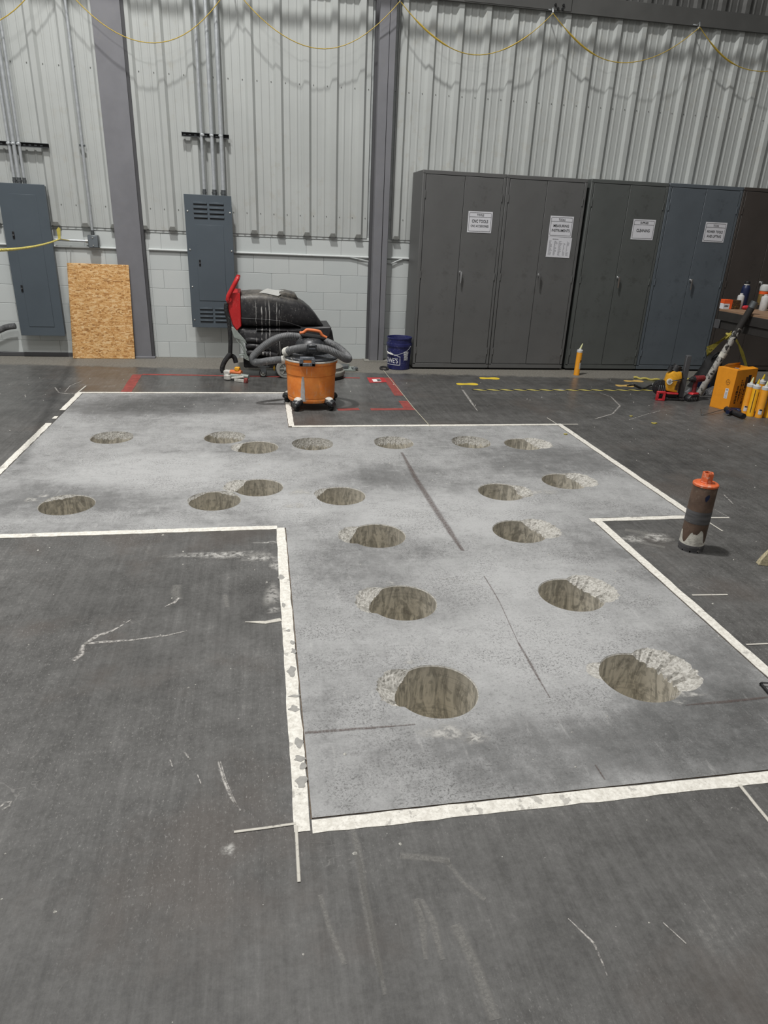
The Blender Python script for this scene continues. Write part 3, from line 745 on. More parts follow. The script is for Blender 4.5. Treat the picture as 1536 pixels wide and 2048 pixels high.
# ---- wall beam and hooks, unseen shadow-casting bar above
bm_ = thing('wall_beam', 'dark grey horizontal steel beam under the top of the wall', 'beam', (3, 8.4, 3.72))
ZB = 3.745
g = G(); g.box(-6, 6.74, 8.378, 8.40, ZB, ZB + .165, .006); g.box(-6, 6.74, 8.372, 8.40, ZB - .002, ZB + .012, .003); g.build('beam_web', M['beam_paint'], bm_, True)
g = G(); g.box(2.2, 3.39, 8.368, 8.379, ZB + .008, ZB + .30, .003); sp = g.build('splice_plate', M['beam_paint'], bm_, True)
for px, py in ((1113, 8), (1129, 9), (1118, 16), (1127, 16.5)):
    p = W(px, py, 8.338); g = G(); g.cyl((p.x, 8.369, p.z), (p.x, 8.355, p.z), .013, n=6); g.build('bolt', M['black'], sp, True)
shade_bar = struct((lambda g: (g.box(-7, 6.7, 8.0, 8.02, 4.125, 4.205, .003), g.build('shadow_bar_1', M['beam_paint']))[1])(G()))  # unseen bar, added to throw a shadow band on the wall

rp = thing('yellow_rope', 'yellow rope looped in swags along the wall beam from hook to hook', 'rope', (-.19, 8.27, 3.6))
hk = [(-3.55, 3.66), (-1.87, 3.66), (-.19, 3.665), (1.492, 3.665), (3.137, 3.69), (4.85, 3.70), (6.55, 3.70)]
low = [3.10, 3.115, 3.195, 3.265, 3.315, 3.35]
pts = []; rad = []; wide = [.2, .3, .25, .3, .3, .25]
for i in range(6):
    (xa, za), (xb, zb) = hk[i], hk[i + 1]
    for k in range(24):
        t = k / 24; base = za + (zb - za) * t; sag = 4 * ((za + zb) / 2 - low[i]) * t * (1 - t)
        pts.append((xa + (xb - xa) * t, 8.25 + .02 * sin(9 * t + i), base - sag))
        rad.append(.0045 + (.0045 if .12 < t < .32 and i >= 3 else 0) + (.003 if .7 < t < .85 and i == 3 else 0))
g = G(); g.tube(pts, rad, 6); g.build('rope', M['rope'], rp, True)
for x, z in hk:
    h = G(); h.tube([(x, 8.374, ZB + .01), (x, 8.30, ZB - .01), (x, 8.25, z + .05), (x, 8.24, z + .012), (x, 8.255, z - .012), (x, 8.265, z + .01)], .006, 6)
    h.build('hook', M['galv'], rp, True)

# ---- electrical panels
YP = 8.30
def louvre(g, x0, x1, z0, z1, n):
    for i in range(n):
        z = z0 + (z1 - z0) * (i + .5) / n; h = (z1 - z0) / n
        g.box(x0, x1, YP - .012, YP - .001, z - h * .16, z + h * .22, .002, 0, None)
        g.box(x0, x1, YP - .003, YP - .0005, z - h * .42, z - h * .16, 0, 1)
def elec_panel(label, tl, tr, br, grilles, lock):
    a, b, c = W(*tl, YP), W(*tr, YP), W(*br, YP)
    x0, x1 = a.x, (b.x + c.x) / 2; z1, z0 = (a.z + b.z) / 2, c.z
    t = thing('electrical_panel', label, 'panel', ((x0 + x1) / 2, 8.40, z0))
    g = G(); g.box(x0 + .012, x1 - .012, YP + .004, 8.400, z0 + .01, z1 - .01, .004); g.build('cabinet_body', M['panel_side'], t, True)
    g = G(); g.box(x0, x1, YP - .002, YP + .006, z0, z1, .002); g.build('front_cover', M['panel_grey'], t, True)
    dz0, dz1 = z0 + (.30 if grilles else .10), z1 - (.30 if grilles else .10)
    g = G(); g.box(x0 + .10, x1 - .10, YP - .0065, YP - .002, dz0, dz1, .0015); d = g.build('door', M['panel_grey'], t, True)
    for px, py in lock:
        p = W(px, py, YP - .007); g = G(); g.box(p.x - .01, p.x + .01, YP - .010, YP - .006, p.z - .035, p.z + .035, .003, 0); g.cyl((p.x, YP - .010, p.z), (p.x, YP - .017, p.z), .009, n=10, mi=1)
        g.build('latch', [M['black'], M['column_dark']], d, True)
    if grilles:
        for (za, zb) in ((z1 - .245, z1 - .06), (z0 + .055, z0 + .235)):
            g = G(); xm = (x0 + x1) / 2
            louvre(g, x0 + .095, xm - .012, za, zb, 4); louvre(g, xm + .012, x1 - .085, za, zb, 4); g.build('louvre', [M['panel_grey'], M['black']], t, True)
        for zz in (.88, .60, .32, .06):
            for xx in (x0 + .03, x1 - .02):
                g = G(); p = (xx, z0 + (z1 - z0) * zz); g.lathe([(.009, 0), (.008, .004), (.004, .006)], n=10, T=Matrix.Translation((p[0], YP - .002, p[1])) @ Matrix.Rotation(pi / 2, 4, 'X')); g.build('screw', M['bolt'], t, True)
    return t, x0, x1, z0, z1
p1, *e1 = elec_panel('grey electrical panel with a plain door on the left wall, no vent slots', (-8, 363), (91, 371), (129, 672), False, [(27, 470), (44, 577)])
p2, *e2 = elec_panel('grey electrical panel with vent louvres at top and bottom, behind the floor scrubber', (367, 388), (462, 392), (474, 656), True, [(400, 526)])

def conduit(label, x, z0, z1, r, Y=8.338, fitting=True, group=None, xt=None):
    t = thing('conduit', label, 'conduit', (x, Y, z0), 0, group)
    g = G(); g.tube([(x, Y, z0), (x if xt is None else xt, Y, z1)], r, 12); g.build('pipe', M['galv'], t, True)
    if fitting:
        g = G(); g.lathe([(r * 1.25, z0), (r * 1.25, z0 + .016), (r * 1.42, z0 + .016), (r * 1.42, z0 + .032), (r * 1.2, z0 + .032), (r * 1.2, z0 + .055)], (x, Y), 12); lab(g.build('connector', M['galv_dark'], t, True), 'threaded connector at the panel top')
    return t
for px, r, nm in ((409, .0165, 'thin galvanised conduit, leftmost of three rising from the louvred panel'), (429, .0205, 'middle galvanised conduit of three rising from the louvred panel'), (447, .0225, 'rightmost and thickest conduit of three rising from the louvred panel')):
    conduit(nm, W(px, 384, 8.338).x, e2[3] + .002, 6.2, r, xt=W(px, 384, 8.338).x + .012)
for px, r, nm in ((29, .014, 'leftmost conduit rising from the plain left panel'), (38.5, .019, 'middle conduit rising from the plain left panel'), (49, .0145, 'rightmost conduit rising from the plain left panel')):
    conduit(nm, W(px, 361, 8.338).x, e1[3] + .002, 6.2, r)
jb = W(187, 483, 8.39)
t = conduit('single thin conduit dropping to the small junction box', jb.x, jb.z + .06, 6.2, .0145, 8.395)
g = G(); g.box(jb.x - .03, jb.x + .03, 8.385, 8.402, 2.18, 2.20, .003); g.build('strap', M['galv_dark'], t, True)
t = thing('junction_box', 'small square grey junction box on the block wall above the OSB board', 'box', (jb.x, 8.42, jb.z))
g = G(); g.box(jb.x - .055, jb.x + .055, 8.37, 8.449, jb.z - .065, jb.z + .065, .008); g.build('box_body', M['galv_dark'], t, True)
g = G(); g.box(jb.x - .05, jb.x + .05, 8.363, 8.37, jb.z - .06, jb.z + .06, .004); lid = g.build('cover', M['panel_side'], t, True)
for dz in (-.04, .04):
    g = G(); g.cyl((jb.x, 8.363, jb.z + dz), (jb.x, 8.358, jb.z + dz), .007, n=8); g.build('screw', M['bolt'], lid, True)
t = thing('conduit', 'short level conduit from the junction box to the left panel', 'conduit', (jb.x - .25, 8.41, jb.z))
g = G(); g.tube([(jb.x - .055, 8.41, jb.z), (e1[1] - .0, 8.41, jb.z + .004)], .014, 10); g.build('pipe', M['galv'], t, True)
g = G(); g.cyl((jb.x - .055, 8.41, jb.z), (jb.x - .085, 8.41, jb.z), .02, n=12); g.build('connector', M['bolt'], t, True)
t = thing('wall_conduit', 'thin painted conduit running level along the block wall', 'conduit', (0, 8.44, 1.2))
g = G()
for a, b in ((-4.0, -1.56), (-1.215, e2[0] - .0), (e2[1], 1.30)): g.tube([(a, 8.438, 1.197), (b, 8.438, 1.195)], .0125, 10)
g.build('pipe', M['wall_paint'], t, True)
g = G(); g.tube(bez([(1.05, 8.433, 1.19), (1.15, 8.430, 1.175), (1.29, 8.425, 1.15)], 5), .006, 6); g.build('cable', M['wall_paint'], t, True)
g = G(); g.tube([(1.478, 8.438, 1.20), (1.76, 8.438, 1.197)], .0125, 8); g.tube(bez([(1.478, 8.43, 1.15), (1.55, 8.43, 1.14), (1.62, 8.43, 1.17), (1.68, 8.43, 1.19)], 5), .007, 6); g.build('pipe', M['wall_paint'], t, True)
def unistrut(label, xa, xb, z):
    t = thing('strut_rail', label, 'rail', ((xa + xb) / 2, 8.39, z))
    g = G(); g.box(xa, xb, 8.392, 8.402, z - .020, z + .020, .002, 0)
    g.box(xa, xb, 8.366, 8.40, z + .017, z + .021, 0, 1); g.box(xa, xb, 8.366, 8.40, z - .021, z - .017, 0, 1)
    n = int((xb - xa) / .055)
    for k in range(n):
        x = xa + .03 + k * .055; g.box(x - .013, x + .013, 8.389, 8.393, z - .006, z + .006, .001, 1)
    return g.build('channel', [M['black'], M['galv_dark']], t, True), t
a, b = W(363, 268, 8.38), W(458, 275, 8.38); ch, t = unistrut('slotted dark strut rail clamping the three conduits above the louvred panel', a.x, b.x, a.z)
for px in (405, 423, 441):
    x = W(px, 272, 8.338).x; g = G(); g.box(x - .02, x + .02, 8.315, 8.37, a.z - .012, a.z + .012, .005); g.build('pipe_clamp', M['galv'], t, True)
a, b = W(-40, 285, 8.38), W(97, 292, 8.38); ch, t = unistrut('slotted dark strut rail clamping the conduits above the plain left panel', a.x, b.x, b.z)
for px in (17, 26, 37):
    x = W(px, 288, 8.338).x; g = G(); g.box(x - .017, x + .017, 8.315, 8.37, b.z - .012, b.z + .012, .005); g.build('pipe_clamp', M['galv'], t, True)
t = thing('flexible_conduit', 'grey flexible conduit entering the foot of the left panel', 'conduit', tuple(W(20, 655, 8.36)))
cp = bez([W(31, 652, 8.36), W(15, 654, 8.36), W(0, 660, 8.36), W(-40, 680, 8.36), W(-90, 700, 8.36)], 26)
g = G(); g.tube(cp, [.034 if i % 2 else .029 for i in range(len(cp))], 12); g.build('sheath', M['hose_grey'], t, True)
t = thing('caution_tape', 'twisted yellow caution tape stretched from the wall past the left panel', 'tape', tuple(W(118, 478, 8.1)))
A, B = W(119, 478, 8.1), W(0, 497, 4.9); C_ = B + (B - A) * .12
rings = []
for k in range(90):
    f = k / 89; p = A.lerp(C_, f) - Vector((0, 0, .10 * f * (1 - f))); rad_ = .011 + .006 * f; th = k * .55
    d = (C_ - A).normalized(); u = d.cross(Vector((0, 0, 1))).normalized(); v = u.cross(d)
    rings.append([p + (u * cos(q + th) * rad_ + v * sin(q + th) * rad_ * .6) for q in [2 * pi * j / 8 for j in range(8)]])
g = G(); g.rings(rings); g.build('twisted_band', M['tape_yellow'], t, True)
g = G(); p = W(119, 478, 8.1)
g.prism([p + Vector((-.012, 0, 0)), p + Vector((.01, 0, 0)), p + Vector((.022, 0, .10)), p + Vector((.004, 0, .115)), p + Vector((-.018, 0, .09))], (0, .006, 0)); g.tube([p, p + Vector((.02, .3, -.02))], .006, 6)
g.build('loose_end', M['tape_yellow'], t, True)

# ---- OSB board leaning on the wall
t = thing('osb_board', 'golden OSB board leaning on the wall between left panel and column', 'board', (-1.80, 8.30, 0))
g = G(); oc = [(-2.138, 8.305, .002), (-1.458, 8.315, .002), (-1.434, 8.352, 1.030), (-2.078, 8.352, 1.032)]
g.prism([Vector(q) for q in oc], (0, .014, 0), .003)
g.build('panel_sheet', M['osb'], t, True)

# ================================================================== CABINETS
YC = 7.855; CH = 2.118
def cabinet(x0, x1, m, label, H=CH, dy=0):
    w = x1 - x0; D = .53
    t = thing('storage_cabinet', label, 'cabinet', (x0, YC + dy, 0))
    g = G(); g.box(0, w, .004, D, .022, H, .004); g.box(.02, w - .02, .03, D - .02, 0, .03, 0, 1)  # black base box paints the shade under the cabinet
    g.box(.002, w - .002, -.001, .008, H - .038, H - .001, .002); g.box(.002, w - .002, -.001, .008, .022, .072, .002)
    g.box(.002, .032, -.001, .008, .06, H - .03, .002); g.box(w - .032, w - .002, -.001, .008, .06, H - .03, .002)
    g.build('body', [m, M['black']], t)
    g = G(); g.box(.032, w - .032, .0035, .0042, .072, H - .038); lab(g.build('door_gap_shade', M['black'], t), 'black sheet behind the doors, standing in for shade in the gaps')  # black sheet put in for the shade between the doors
    xm = w * .5
    g = G(); g.box(.038, xm - .0035, -.003, .0035, .077, H - .044, .0015); dl = g.build('door', m, t)
    g = G(); g.box(xm + .0015, w - .038, -.006, .0035, .077, H - .044, .0015); dr = g.build('door', m, t)
    g = G(); zc = 1.06; hx = xm + .028
    g.lathe([(.019, 0), (.021, .004), (.016, .014)], n=14, T=Matrix.Translation((hx, -.006, zc + .035)) @ Matrix.Rotation(pi / 2, 4, 'X'))
    g.cyl((hx, -.018, zc + .035), (hx, -.034, zc + .035), .011, n=10)
    g.rings([[Vector((hx + dx * k, -.036 + dy_, zc + z)) for dx, dy_ in ((-1, 0), (-.6, -.009), (.6, -.009), (1, 0), (.6, .006), (-.6, .006))] for k, z in ((.012, .05), (.015, .03), (.011, .0), (.009, -.04), (.006, -.075))])
    lab(g.build('handle', M['chrome'], dr), 'chrome drop handle')
    for d, hxx in ((dl, .034), (dr, w - .034)):
        for zz in (.22, 1.06, 1.88):
            g = G(); g.cyl((hxx, -.006, zz - .035), (hxx, -.006, zz + .035), .006, n=8); g.cyl((hxx, -.006, zz + .036), (hxx, -.006, zz + .042), .004, n=8); g.build('hinge', m, d)
    return t
cabs = [cabinet(1.748, 2.682, M['cab_warm'], 'dark warm-grey steel cabinet at left end of the row, beside the blue bucket'),
        cabinet(2.687, 3.628, M['cab_warm'], 'dark warm-grey steel cabinet, second in the row, with two papers on its door'),
        cabinet(3.672, 4.618, M['cab_green'], 'dark grey-green steel cabinet standing behind the lone orange caulk tube', CH + .008),
        cabinet(4.622, 5.562, M['cab_blue'], 'dark blue-grey steel cabinet, fourth in the row', CH + .012),
        cabinet(5.568, 6.51, M['cab_brown'], 'dark brownish steel cabinet cut off by the right edge behind the workbench', CH + .014)]
g = G(); g.box(1.752, 1.772, 8.0, 8.03, .5, .75); g.bm.free()

# signs
def frame_lines(g, w, h, ins, th, y, zdiv=None):
    x0, x1, z0, z1 = -w / 2 + ins, w / 2 - ins, -h / 2 + ins, h / 2 - ins; r = .012
    for a, b, c, d in ((x0 + r, x1 - r, z0, z0 + th), (x0 + r, x1 - r, z1 - th, z1), (x0, x0 + th, z0 + r, z1 - r), (x1 - th, x1, z0 + r, z1 - r)):
        g.poly([(a, y, c), (b, y, c), (b, y, d), (a, y, d)])
    for cx, cz, a0 in ((x1 - r, z1 - r, 0), (x0 + r, z1 - r, 90), (x0 + r, z0 + r, 180), (x1 - r, z0 + r, 270)):
        for k in range(4):
            a, b = R_(a0 + k * 22.5), R_(a0 + (k + 1) * 22.5)
            g.poly([(cx + (r - th) * cos(a), y, cz + (r - th) * sin(a)), (cx + r * cos(a), y, cz + r * sin(a)), (cx + r * cos(b), y, cz + r * sin(b)), (cx + (r - th) * cos(b), y, cz + (r - th) * sin(b))])
    if zdiv is not None: g.poly([(x0, y, zdiv), (x1, y, zdiv), (x1, y, zdiv + th), (x0, y, zdiv + th)])
def sheet(w, h, bend=.0015):
    g = G(); bm = g.bm; n = 8; rows = []
    for yy in (0, -.0007):
        for j in range(5):
            rows.append([bm.verts.new((-w / 2 + w * i / n, yy - bend * (1 + sin(i * 1.3 + j)) * .5, -h / 2 + h * j / 4)) for i in range(n + 1)])
    for q in (0, 5):
        for j in range(4):
            for i in range(n): bm.faces.new((rows[q + j][i], rows[q + j][i + 1], rows[q + j + 1][i + 1], rows[q + j + 1][i]))
    bmesh.ops.recalc_face_normals(bm, faces=bm.faces); return g
def sign(x, z, lines, label, rot=0.0, w=.279, h=.2165):
    t = thing('paper_sign', label, 'sign', (x, YC - .008, z)); t.rotation_euler = (0, rot, 0)
    sheet(w, h, .0008).build('sheet', M['paper'], t)
    g = G(); frame_lines(g, w, h, .013, .0028, -.0026, h / 2 - .058); g.build('printed_border', M['ink'], t, smooth=False)
    for i, (tx, sz, wd_, zz) in enumerate(lines):
        b = text_bm(tx, sz, wd_); b.transform(Matrix.Translation((0, -.0027, zz)))
        me = bpy.data.meshes.new('lettering'); b.to_mesh(me); b.free(); me.materials.append(M['ink'])
        o = bpy.data.objects.new('lettering', me); COL.objects.link(o); o.parent = t
    return t
sign(2.418, 1.629, [('TOOLS', .031, .082, .071), ('CNC TOOLS', .042, .185, .008), ('CNC ACCESSORIES', .030, .205, -.041)], 'white paper sign reading CNC TOOLS on the first cabinet')
sign(3.376, 1.622, [('TOOLS', .031, .08, .071), ('MEASURING', .038, .185, .006), ('INSTRUMENTS', .038, .215, -.042)], 'white paper sign reading MEASURING INSTRUMENTS on the second cabinet')
sign(4.385, 1.630, [('SUPPLIES', .030, .10, .071), ('CLEANING', .044, .165, -.012)], 'white paper sign reading CLEANING on the third cabinet')
sign(5.302, 1.637, [('TOOLS', .030, .072, .071), ('POWER TOOLS', .038, .205, .004), ('AND LIFTING', .038, .185, -.045)], 'white paper sign reading POWER TOOLS AND LIFTING')
t = thing('paper_list', 'white paper list of tiny print hung below the MEASURING INSTRUMENTS sign', 'paper', (3.382, YC - .008, 1.403)); t.rotation_euler = (0, .012, 0)
sheet(.288, .216, .0008).build('sheet', M['paper'], t)
g = G(); rr = random.Random(5)
for r in range(17):
    z = .073 - r * .0098
    if r == 0:
        g.poly([(-.09, -.0026, .083), (-.02, -.0026, .083), (-.02, -.0026, .089), (-.09, -.0026, .089)]); continue
    for x0, x1 in ((-.125, -.075), (-.065, -.02), (-.01, .04), (.05, .08), (.09, .125)):
        x = x0
        while x < x1 - .006 - rr.random() * .03:
            q = rr.uniform(.004, .011); g.poly([(x, -.0026, z), (x + q, -.0026, z), (x + q, -.0026, z + .0042), (x, -.0026, z + .0042)]); x += q + .0035
g.build('printed_rows', M['ink_grey'], t, smooth=False)

# ================================================================== FLOOR MARKINGS
def footprint(pa, pb, wdt, m, label, flip=1):
    a, b = F(*pa), F(*pb); d = (b - a); L = d.length; d.normalize(); nn = Vector((-d.y, d.x, 0)) * flip
    prof = [(0, 0), (.02, .55), (.1, .85), (.22, .85), (.36, .62), (.5, .62), (.66, .95), (.82, 1.0), (.93, .75), (.985, .4), (1, 0)]
    bot = [(u, -v * (.9 if u > .55 else .8)) for u, v in prof[1:-1]][::-1]
    pts = [a + d * (u * L) + nn * (v * wdt / 2) for u, v in prof + bot]
    g = G(); g.prism([Vector((p.x, p.y, .0006)) for p in pts], (0, 0, .0012))
    return tag(g.build('footprint_sticker', m, smooth=False), label, 'sticker')
footprint((913, 768.5), (956, 768.5), .115, M['footprint'], 'yellow shoe-print floor sticker, nearer one left of the striped tape')
footprint((959, 756.5), (999, 757.3), .125, M['footprint'], 'yellow shoe-print floor sticker nearest to the second cabinet')
footprint((1231, 771), (1267, 772), .125, M['footprint_worn'], 'faded yellow shoe-print sticker near the end of the striped tape', -1)
footprint((1248, 762), (1286, 762.5), .115, M['footprint_worn'], 'faded tan shoe-print sticker beside the yellow strip on the floor', -1)
g = G(); x0, x1, yc, hw = 2.165, 4.42, 6.77, .028
g.prism([Vector((x0, yc - hw, .0005)), Vector((x1, yc - hw, .0005)), Vector((x1, yc + hw, .0005)), Vector((x0, yc + hw, .0005))], (0, 0, .0008))
k = 0; x = x0 + .01
while x < x1 - .14:
    g.poly([(x + .075, yc - hw + .001, .0016), (x + .15, yc - hw + .001, .0016), (x + .075, yc + hw - .001, .0016), (x, yc + hw - .001, .0016)], 1); x += .148
tag(g.build('hazard_tape', [M['hazard_black'], M['hazard_yellow']], smooth=False), 'yellow and black striped tape on the floor before the cabinets', 'tape')
def red_tape(label, pts, w):
    g = G()
    for i in range(len(pts) - 1):
        a, b = Vector((*pts[i], 0)), Vector((*pts[i + 1], 0)); L = (b - a).length; n = max(2, int(L / .06)); t_ = (b - a).normalized(); nn = Vector((-t_.y, t_.x, 0)) * w / 2
        lo = []; hi = []
        for k in range(n + 1):
            p = a + t_ * L * k / n; j = random.uniform(-.006, .003); lo.append(p + nn * (1 + j * 12)); hi.append(p - nn * (1 + random.uniform(-.08, .03)))
        g.prism([Vector((p.x, p.y, .0005)) for p in lo] + [Vector((p.x, p.y, .0005)) for p in hi[::-1]], (0, 0, .0007))
    return tag(g.build('red_floor_tape', M['tape_red'], smooth=False), label, 'tape')
red_tape('wide red tape strip on the floor in front of the left column', [(-1.30, 7.45), (-1.28, 6.66)], .10)
red_tape('long thin red tape line passing under the floor scrubber', [(-1.25, 7.46), (1.05, 7.34)], .055)
red_tape('torn red tape strip running forward from the red floor sign', [(1.36, 7.36), (1.335, 6.52)], .095)
red_tape('short red tape piece at the corner below the pale snapped line', [(1.33, 6.30), (1.325, 6.02)], .09)
red_tape('straight red tape piece ending at the lower right corner', [(.965, 5.985), (1.375, 5.985)], .07)
red_tape('frayed red tape piece just right of the orange vacuum', [(.66, 5.98), (.86, 5.995)], .075)
g = G(); q = [F(733.6, 755.3), F(766.8, 755.3), F(774.6, 764.5), F(739.4, 765.7)]; q2 = [F(743.5, 758.8), F(760, 758), F(763, 763.4), F(747, 764)]
t = thing('red_floor_sign', 'red square floor sign with a white centre label, near the blue bucket', 'sign', tuple((q[0] + q[2]) / 2))
g.prism([Vector((p.x, p.y, .0015)) for p in q], (0, 0, .001)); g.build('sheet', M['red_sign'], t, True, smooth=False)
g = G(); g.prism([Vector((p.x, p.y, .0026)) for p in q2], (0, 0, .0005)); wl = g.build('centre_label', M['paper_dusty'], t, True, smooth=False)
g = G(); cx = (q2[0] + q2[2]) / 2
g.prism([Vector((cx.x + .005, cx.y - .05, .0032)), Vector((cx.x + .05, cx.y - .03, .0032)), Vector((cx.x + .045, cx.y + .06, .0032)), Vector((cx.x + .005, cx.y + .05, .0032))], (0, 0, .0003)); g.build('printed_symbol', M['column_dark'], wl, True, smooth=False)
for (px, py, s_, l_) in ((1308, 847, .028, 'yellow plastic scrap on the dark floor right of the far corner'), (1131, 869, .018, 'tiny yellow scrap on the white line by the far right corner'), (1262, 833, .016, 'tiny yellow scrap on the dark floor beyond the far right corner')):
    p = F(px, py); g = G(); pts = [Vector((p.x + s_ * a, p.y + s_ * b, .003)) for a, b in ((-1, -.4), (-.2, -.9), (1, -.3), (.7, .5), (0, .3), (-.6, .8))]
    g.prism(pts, (0, 0, .004)); tag(g.build('yellow_scrap', M['tape_yellow'], smooth=False), l_, 'scrap')

# ================================================================== FLOOR SCRUBBER
YS = 7.34; DS = .50
def sc(x, y, Y=YS): return W(430 + x / 5.689, 540 + y / 5.689, Y)
STREAKS = [(sc(465, 500).x, .003, .9), (sc(530, 500).x, .008, .85), (sc(617, 500).x, .006, .8), (sc(702, 500).x, .006, .8), (sc(735, 700).x, .004, .7), (sc(585, 760).x, .006, .5)]
base = F(560, 756)
scr = thing('floor_scrubber', 'black walk-behind floor scrubber with red handle parked against the block wall', 'scrubber', (.2, YS + .25, 0))
off_ = Vector((.2, YS + .25, 0))
STREAKS = [(a - off_.x, b, c) for a, b, c in STREAKS]
M['tank'] = tank_mat()
def section(xp, top, bot, inset=0., rnd=.10, n=20):      # superellipse slice across the machine
    a, b = sc(xp, top), sc(xp, bot); zc, hz = (a.z + b.z) / 2, (a.z - b.z) / 2; x = (a.x + b.x) / 2
    yc, hy = YS + DS / 2, DS / 2 - inset; out = []
    for j in range(n):
        t_ = 2 * pi * j / n; c, s_ = cos(t_), sin(t_); e = 2 / (5.0)
        out.append(Vector((x, yc + hy * (abs(c) ** e) * (1 if c > 0 else -1), zc + hz * (abs(s_) ** e) * (1 if s_ > 0 else -1))))
    return out
st = [(292, 290, 650, .02), (300, 270, 655, .005), (400, 262, 657, 0), (500, 260, 658, 0), (600, 270, 658, 0), (700, 288, 658, 0), (800, 312, 658, .004), (890, 330, 658, .008), (960, 352, 658, .014), (1030, 395, 658, .025), (1100, 455, 658, .04), (1160, 525, 656, .06), (1205, 590, 655, .08), (1240, 640, 655, .10)]
g = G(); g.rings([section(*s_) for s_ in st]); tank = g.build('recovery_tank', M['tank'], scr, True)
g = G(); g.tube(bez([sc(300, 548, YS - .002), sc(450, 555, YS - .003), (sc(640, 570, YS - .003)), sc(800, 590, YS - .003), sc(930, 630, YS - .002), sc(1010, 655, YS)], 6), .0035, 6); g.build('moulded_ridge', M['tank'], tank, True)
hs_ = [(715, 300, 340, .12), (740, 262, 345, .10), (800, 255, 345, .09), (880, 272, 345, .09), (925, 290, 350, .10), (950, 335, 356, .13)]
g = G(); g.rings([section(*s_) for s_ in hs_]); g.build('tank_lid', M['tank'], tank, True)
lw = [(255, 660, 700, .05), (262, 658, 735, .02), (330, 660, 800, .0), (365, 660, 985, 0), (600, 662, 1000, 0), (900, 662, 1010, 0), (1200, 660, 1010, .0), (1290, 657, 1010, .0), (1340, 700, 1005, .02), (1366, 850, 1000, .05)]
g = G(); g.rings([section(*s_) for s_ in lw]); sol = g.build('solution_tank', M['tank'], scr, True)
g = G()
for a, b, y0, y1 in ((470, 620, 655, 690), (625, 825, 655, 688), (830, 975, 660, 700)): g.prism([sc(a, y0 + 22, YS - .004), sc(b, y0 + 24, YS - .004), sc(b, y1 + 4, YS - .004), sc(a, y1 + 2, YS - .004)], (0, .02, 0), .003)
g.build('tank_step', M['tank'], sol, True)
g = G()
for yy, xb in ((800, 520), (870, 600), (945, 700)): g.tube(bez([sc(360, yy, YS + .01), sc(420, yy - 6, YS - .014), sc((360 + xb) / 2 + 60, yy + 6, YS - .012), sc(xb, yy + 30, YS + .012)], 6), .026, 10)
g.build('side_ribs', M['tank'], sol, True)
g = G(); lp = [sc(975, 658, YS - .01), sc(1326, 650, YS - .01), sc(1306, 745, YS - .01), sc(1290, 770, YS - .01), sc(985, 740, YS - .01)]
g.prism(lp, (0, DS + .02, 0), .008); g.build('front_bumper', M['tank'], scr, True)
g = G(); g.prism([sc(320, 1000, YS + .04), sc(1350, 1010, YS + .04), sc(1340, 1120, YS + .04), sc(330, 1112, YS + .04)], (0, DS - .08, 0), .01); g.build('chassis', M['rubber'], scr, True)
g = G(); rp_ = [sc(122, 296), sc(150, 262), sc(282, 262), sc(303, 640), sc(247, 694), sc(196, 620), sc(150, 455)]
g.prism(rp_, (0, DS, 0), .008); red = g.build('control_housing', M['red'], scr, True)
g = G(); hN = [sc(150, 345, YS - .01), sc(155, 300, YS - .012), sc(205, 200, YS - .012), sc(250, 112, YS - .005)]; hF = [p + Vector((0, DS + .01, 0)) for p in hN]
g.tube(bez(hN + [sc(258, 96, YS + .05), sc(258, 96, YS + DS - .05)] + hF[::-1], 6), .021, 10); g.build('handle_bar', M['red'], scr, True)
g = G(); kb = sc(155, 335, YS - .02); g.cyl(kb, kb + Vector((0, .04, 0)), .03, n=16); g.build('handle_pivot', M['red'], red, True)
g = G(); g.tube(bez([sc(128, 380, YS - .01), sc(128, 460, YS - .01), sc(160, 600, YS - .01), sc(175, 800, YS - .01), sc(172, 960, YS - .01)], 6), .022, 10)
g.tube(bez([sc(178, 950, YS - .01), sc(150, 985, YS - .02), sc(105, 1050, YS - .03), sc(82, 1120, YS - .03), sc(95, 1165, YS - .03)], 6), .025, 10)
g.tube(bez([sc(150, 990, YS + .0), sc(185, 975, YS + .02), sc(222, 1000, YS + .03), sc(238, 1055, YS + .03)], 6), .024, 10)
lab(g.build('drain_hose', M['rubber'], scr, True), 'black drain hose hanging and looped at the back')
g = G(); g.prism([sc(172, 640, YS - .02), sc(215, 655, YS - .02), sc(345, 800, YS - .02), sc(362, 840, YS - .02), sc(300, 800, YS - .02), sc(215, 770, YS - .02)], (0, .012, 0), .003)
g.tube([sc(290, 800, YS - .014), sc(330, 880, YS - .014), sc(352, 960, YS - .014), sc(362, 1000, YS - .014)], .011, 8); g.tube([sc(240, 790, YS - .014), sc(300, 870, YS - .014), sc(335, 950, YS - .014)], .005, 6)
g.prism([sc(310, 960, YS - .02), sc(380, 980, YS - .02), sc(388, 1040, YS - .02), sc(330, 1010, YS - .02)], (0, .03, 0), .004); g.prism([sc(272, 968, YS - .02), sc(340, 958, YS - .02), sc(342, 970, YS - .02), sc(285, 980, YS - .02)], (0, .06, 0), .002)
lab(g.build('lift_lever', M['bracket'], scr, True), 'pale metal squeegee lever at the back')
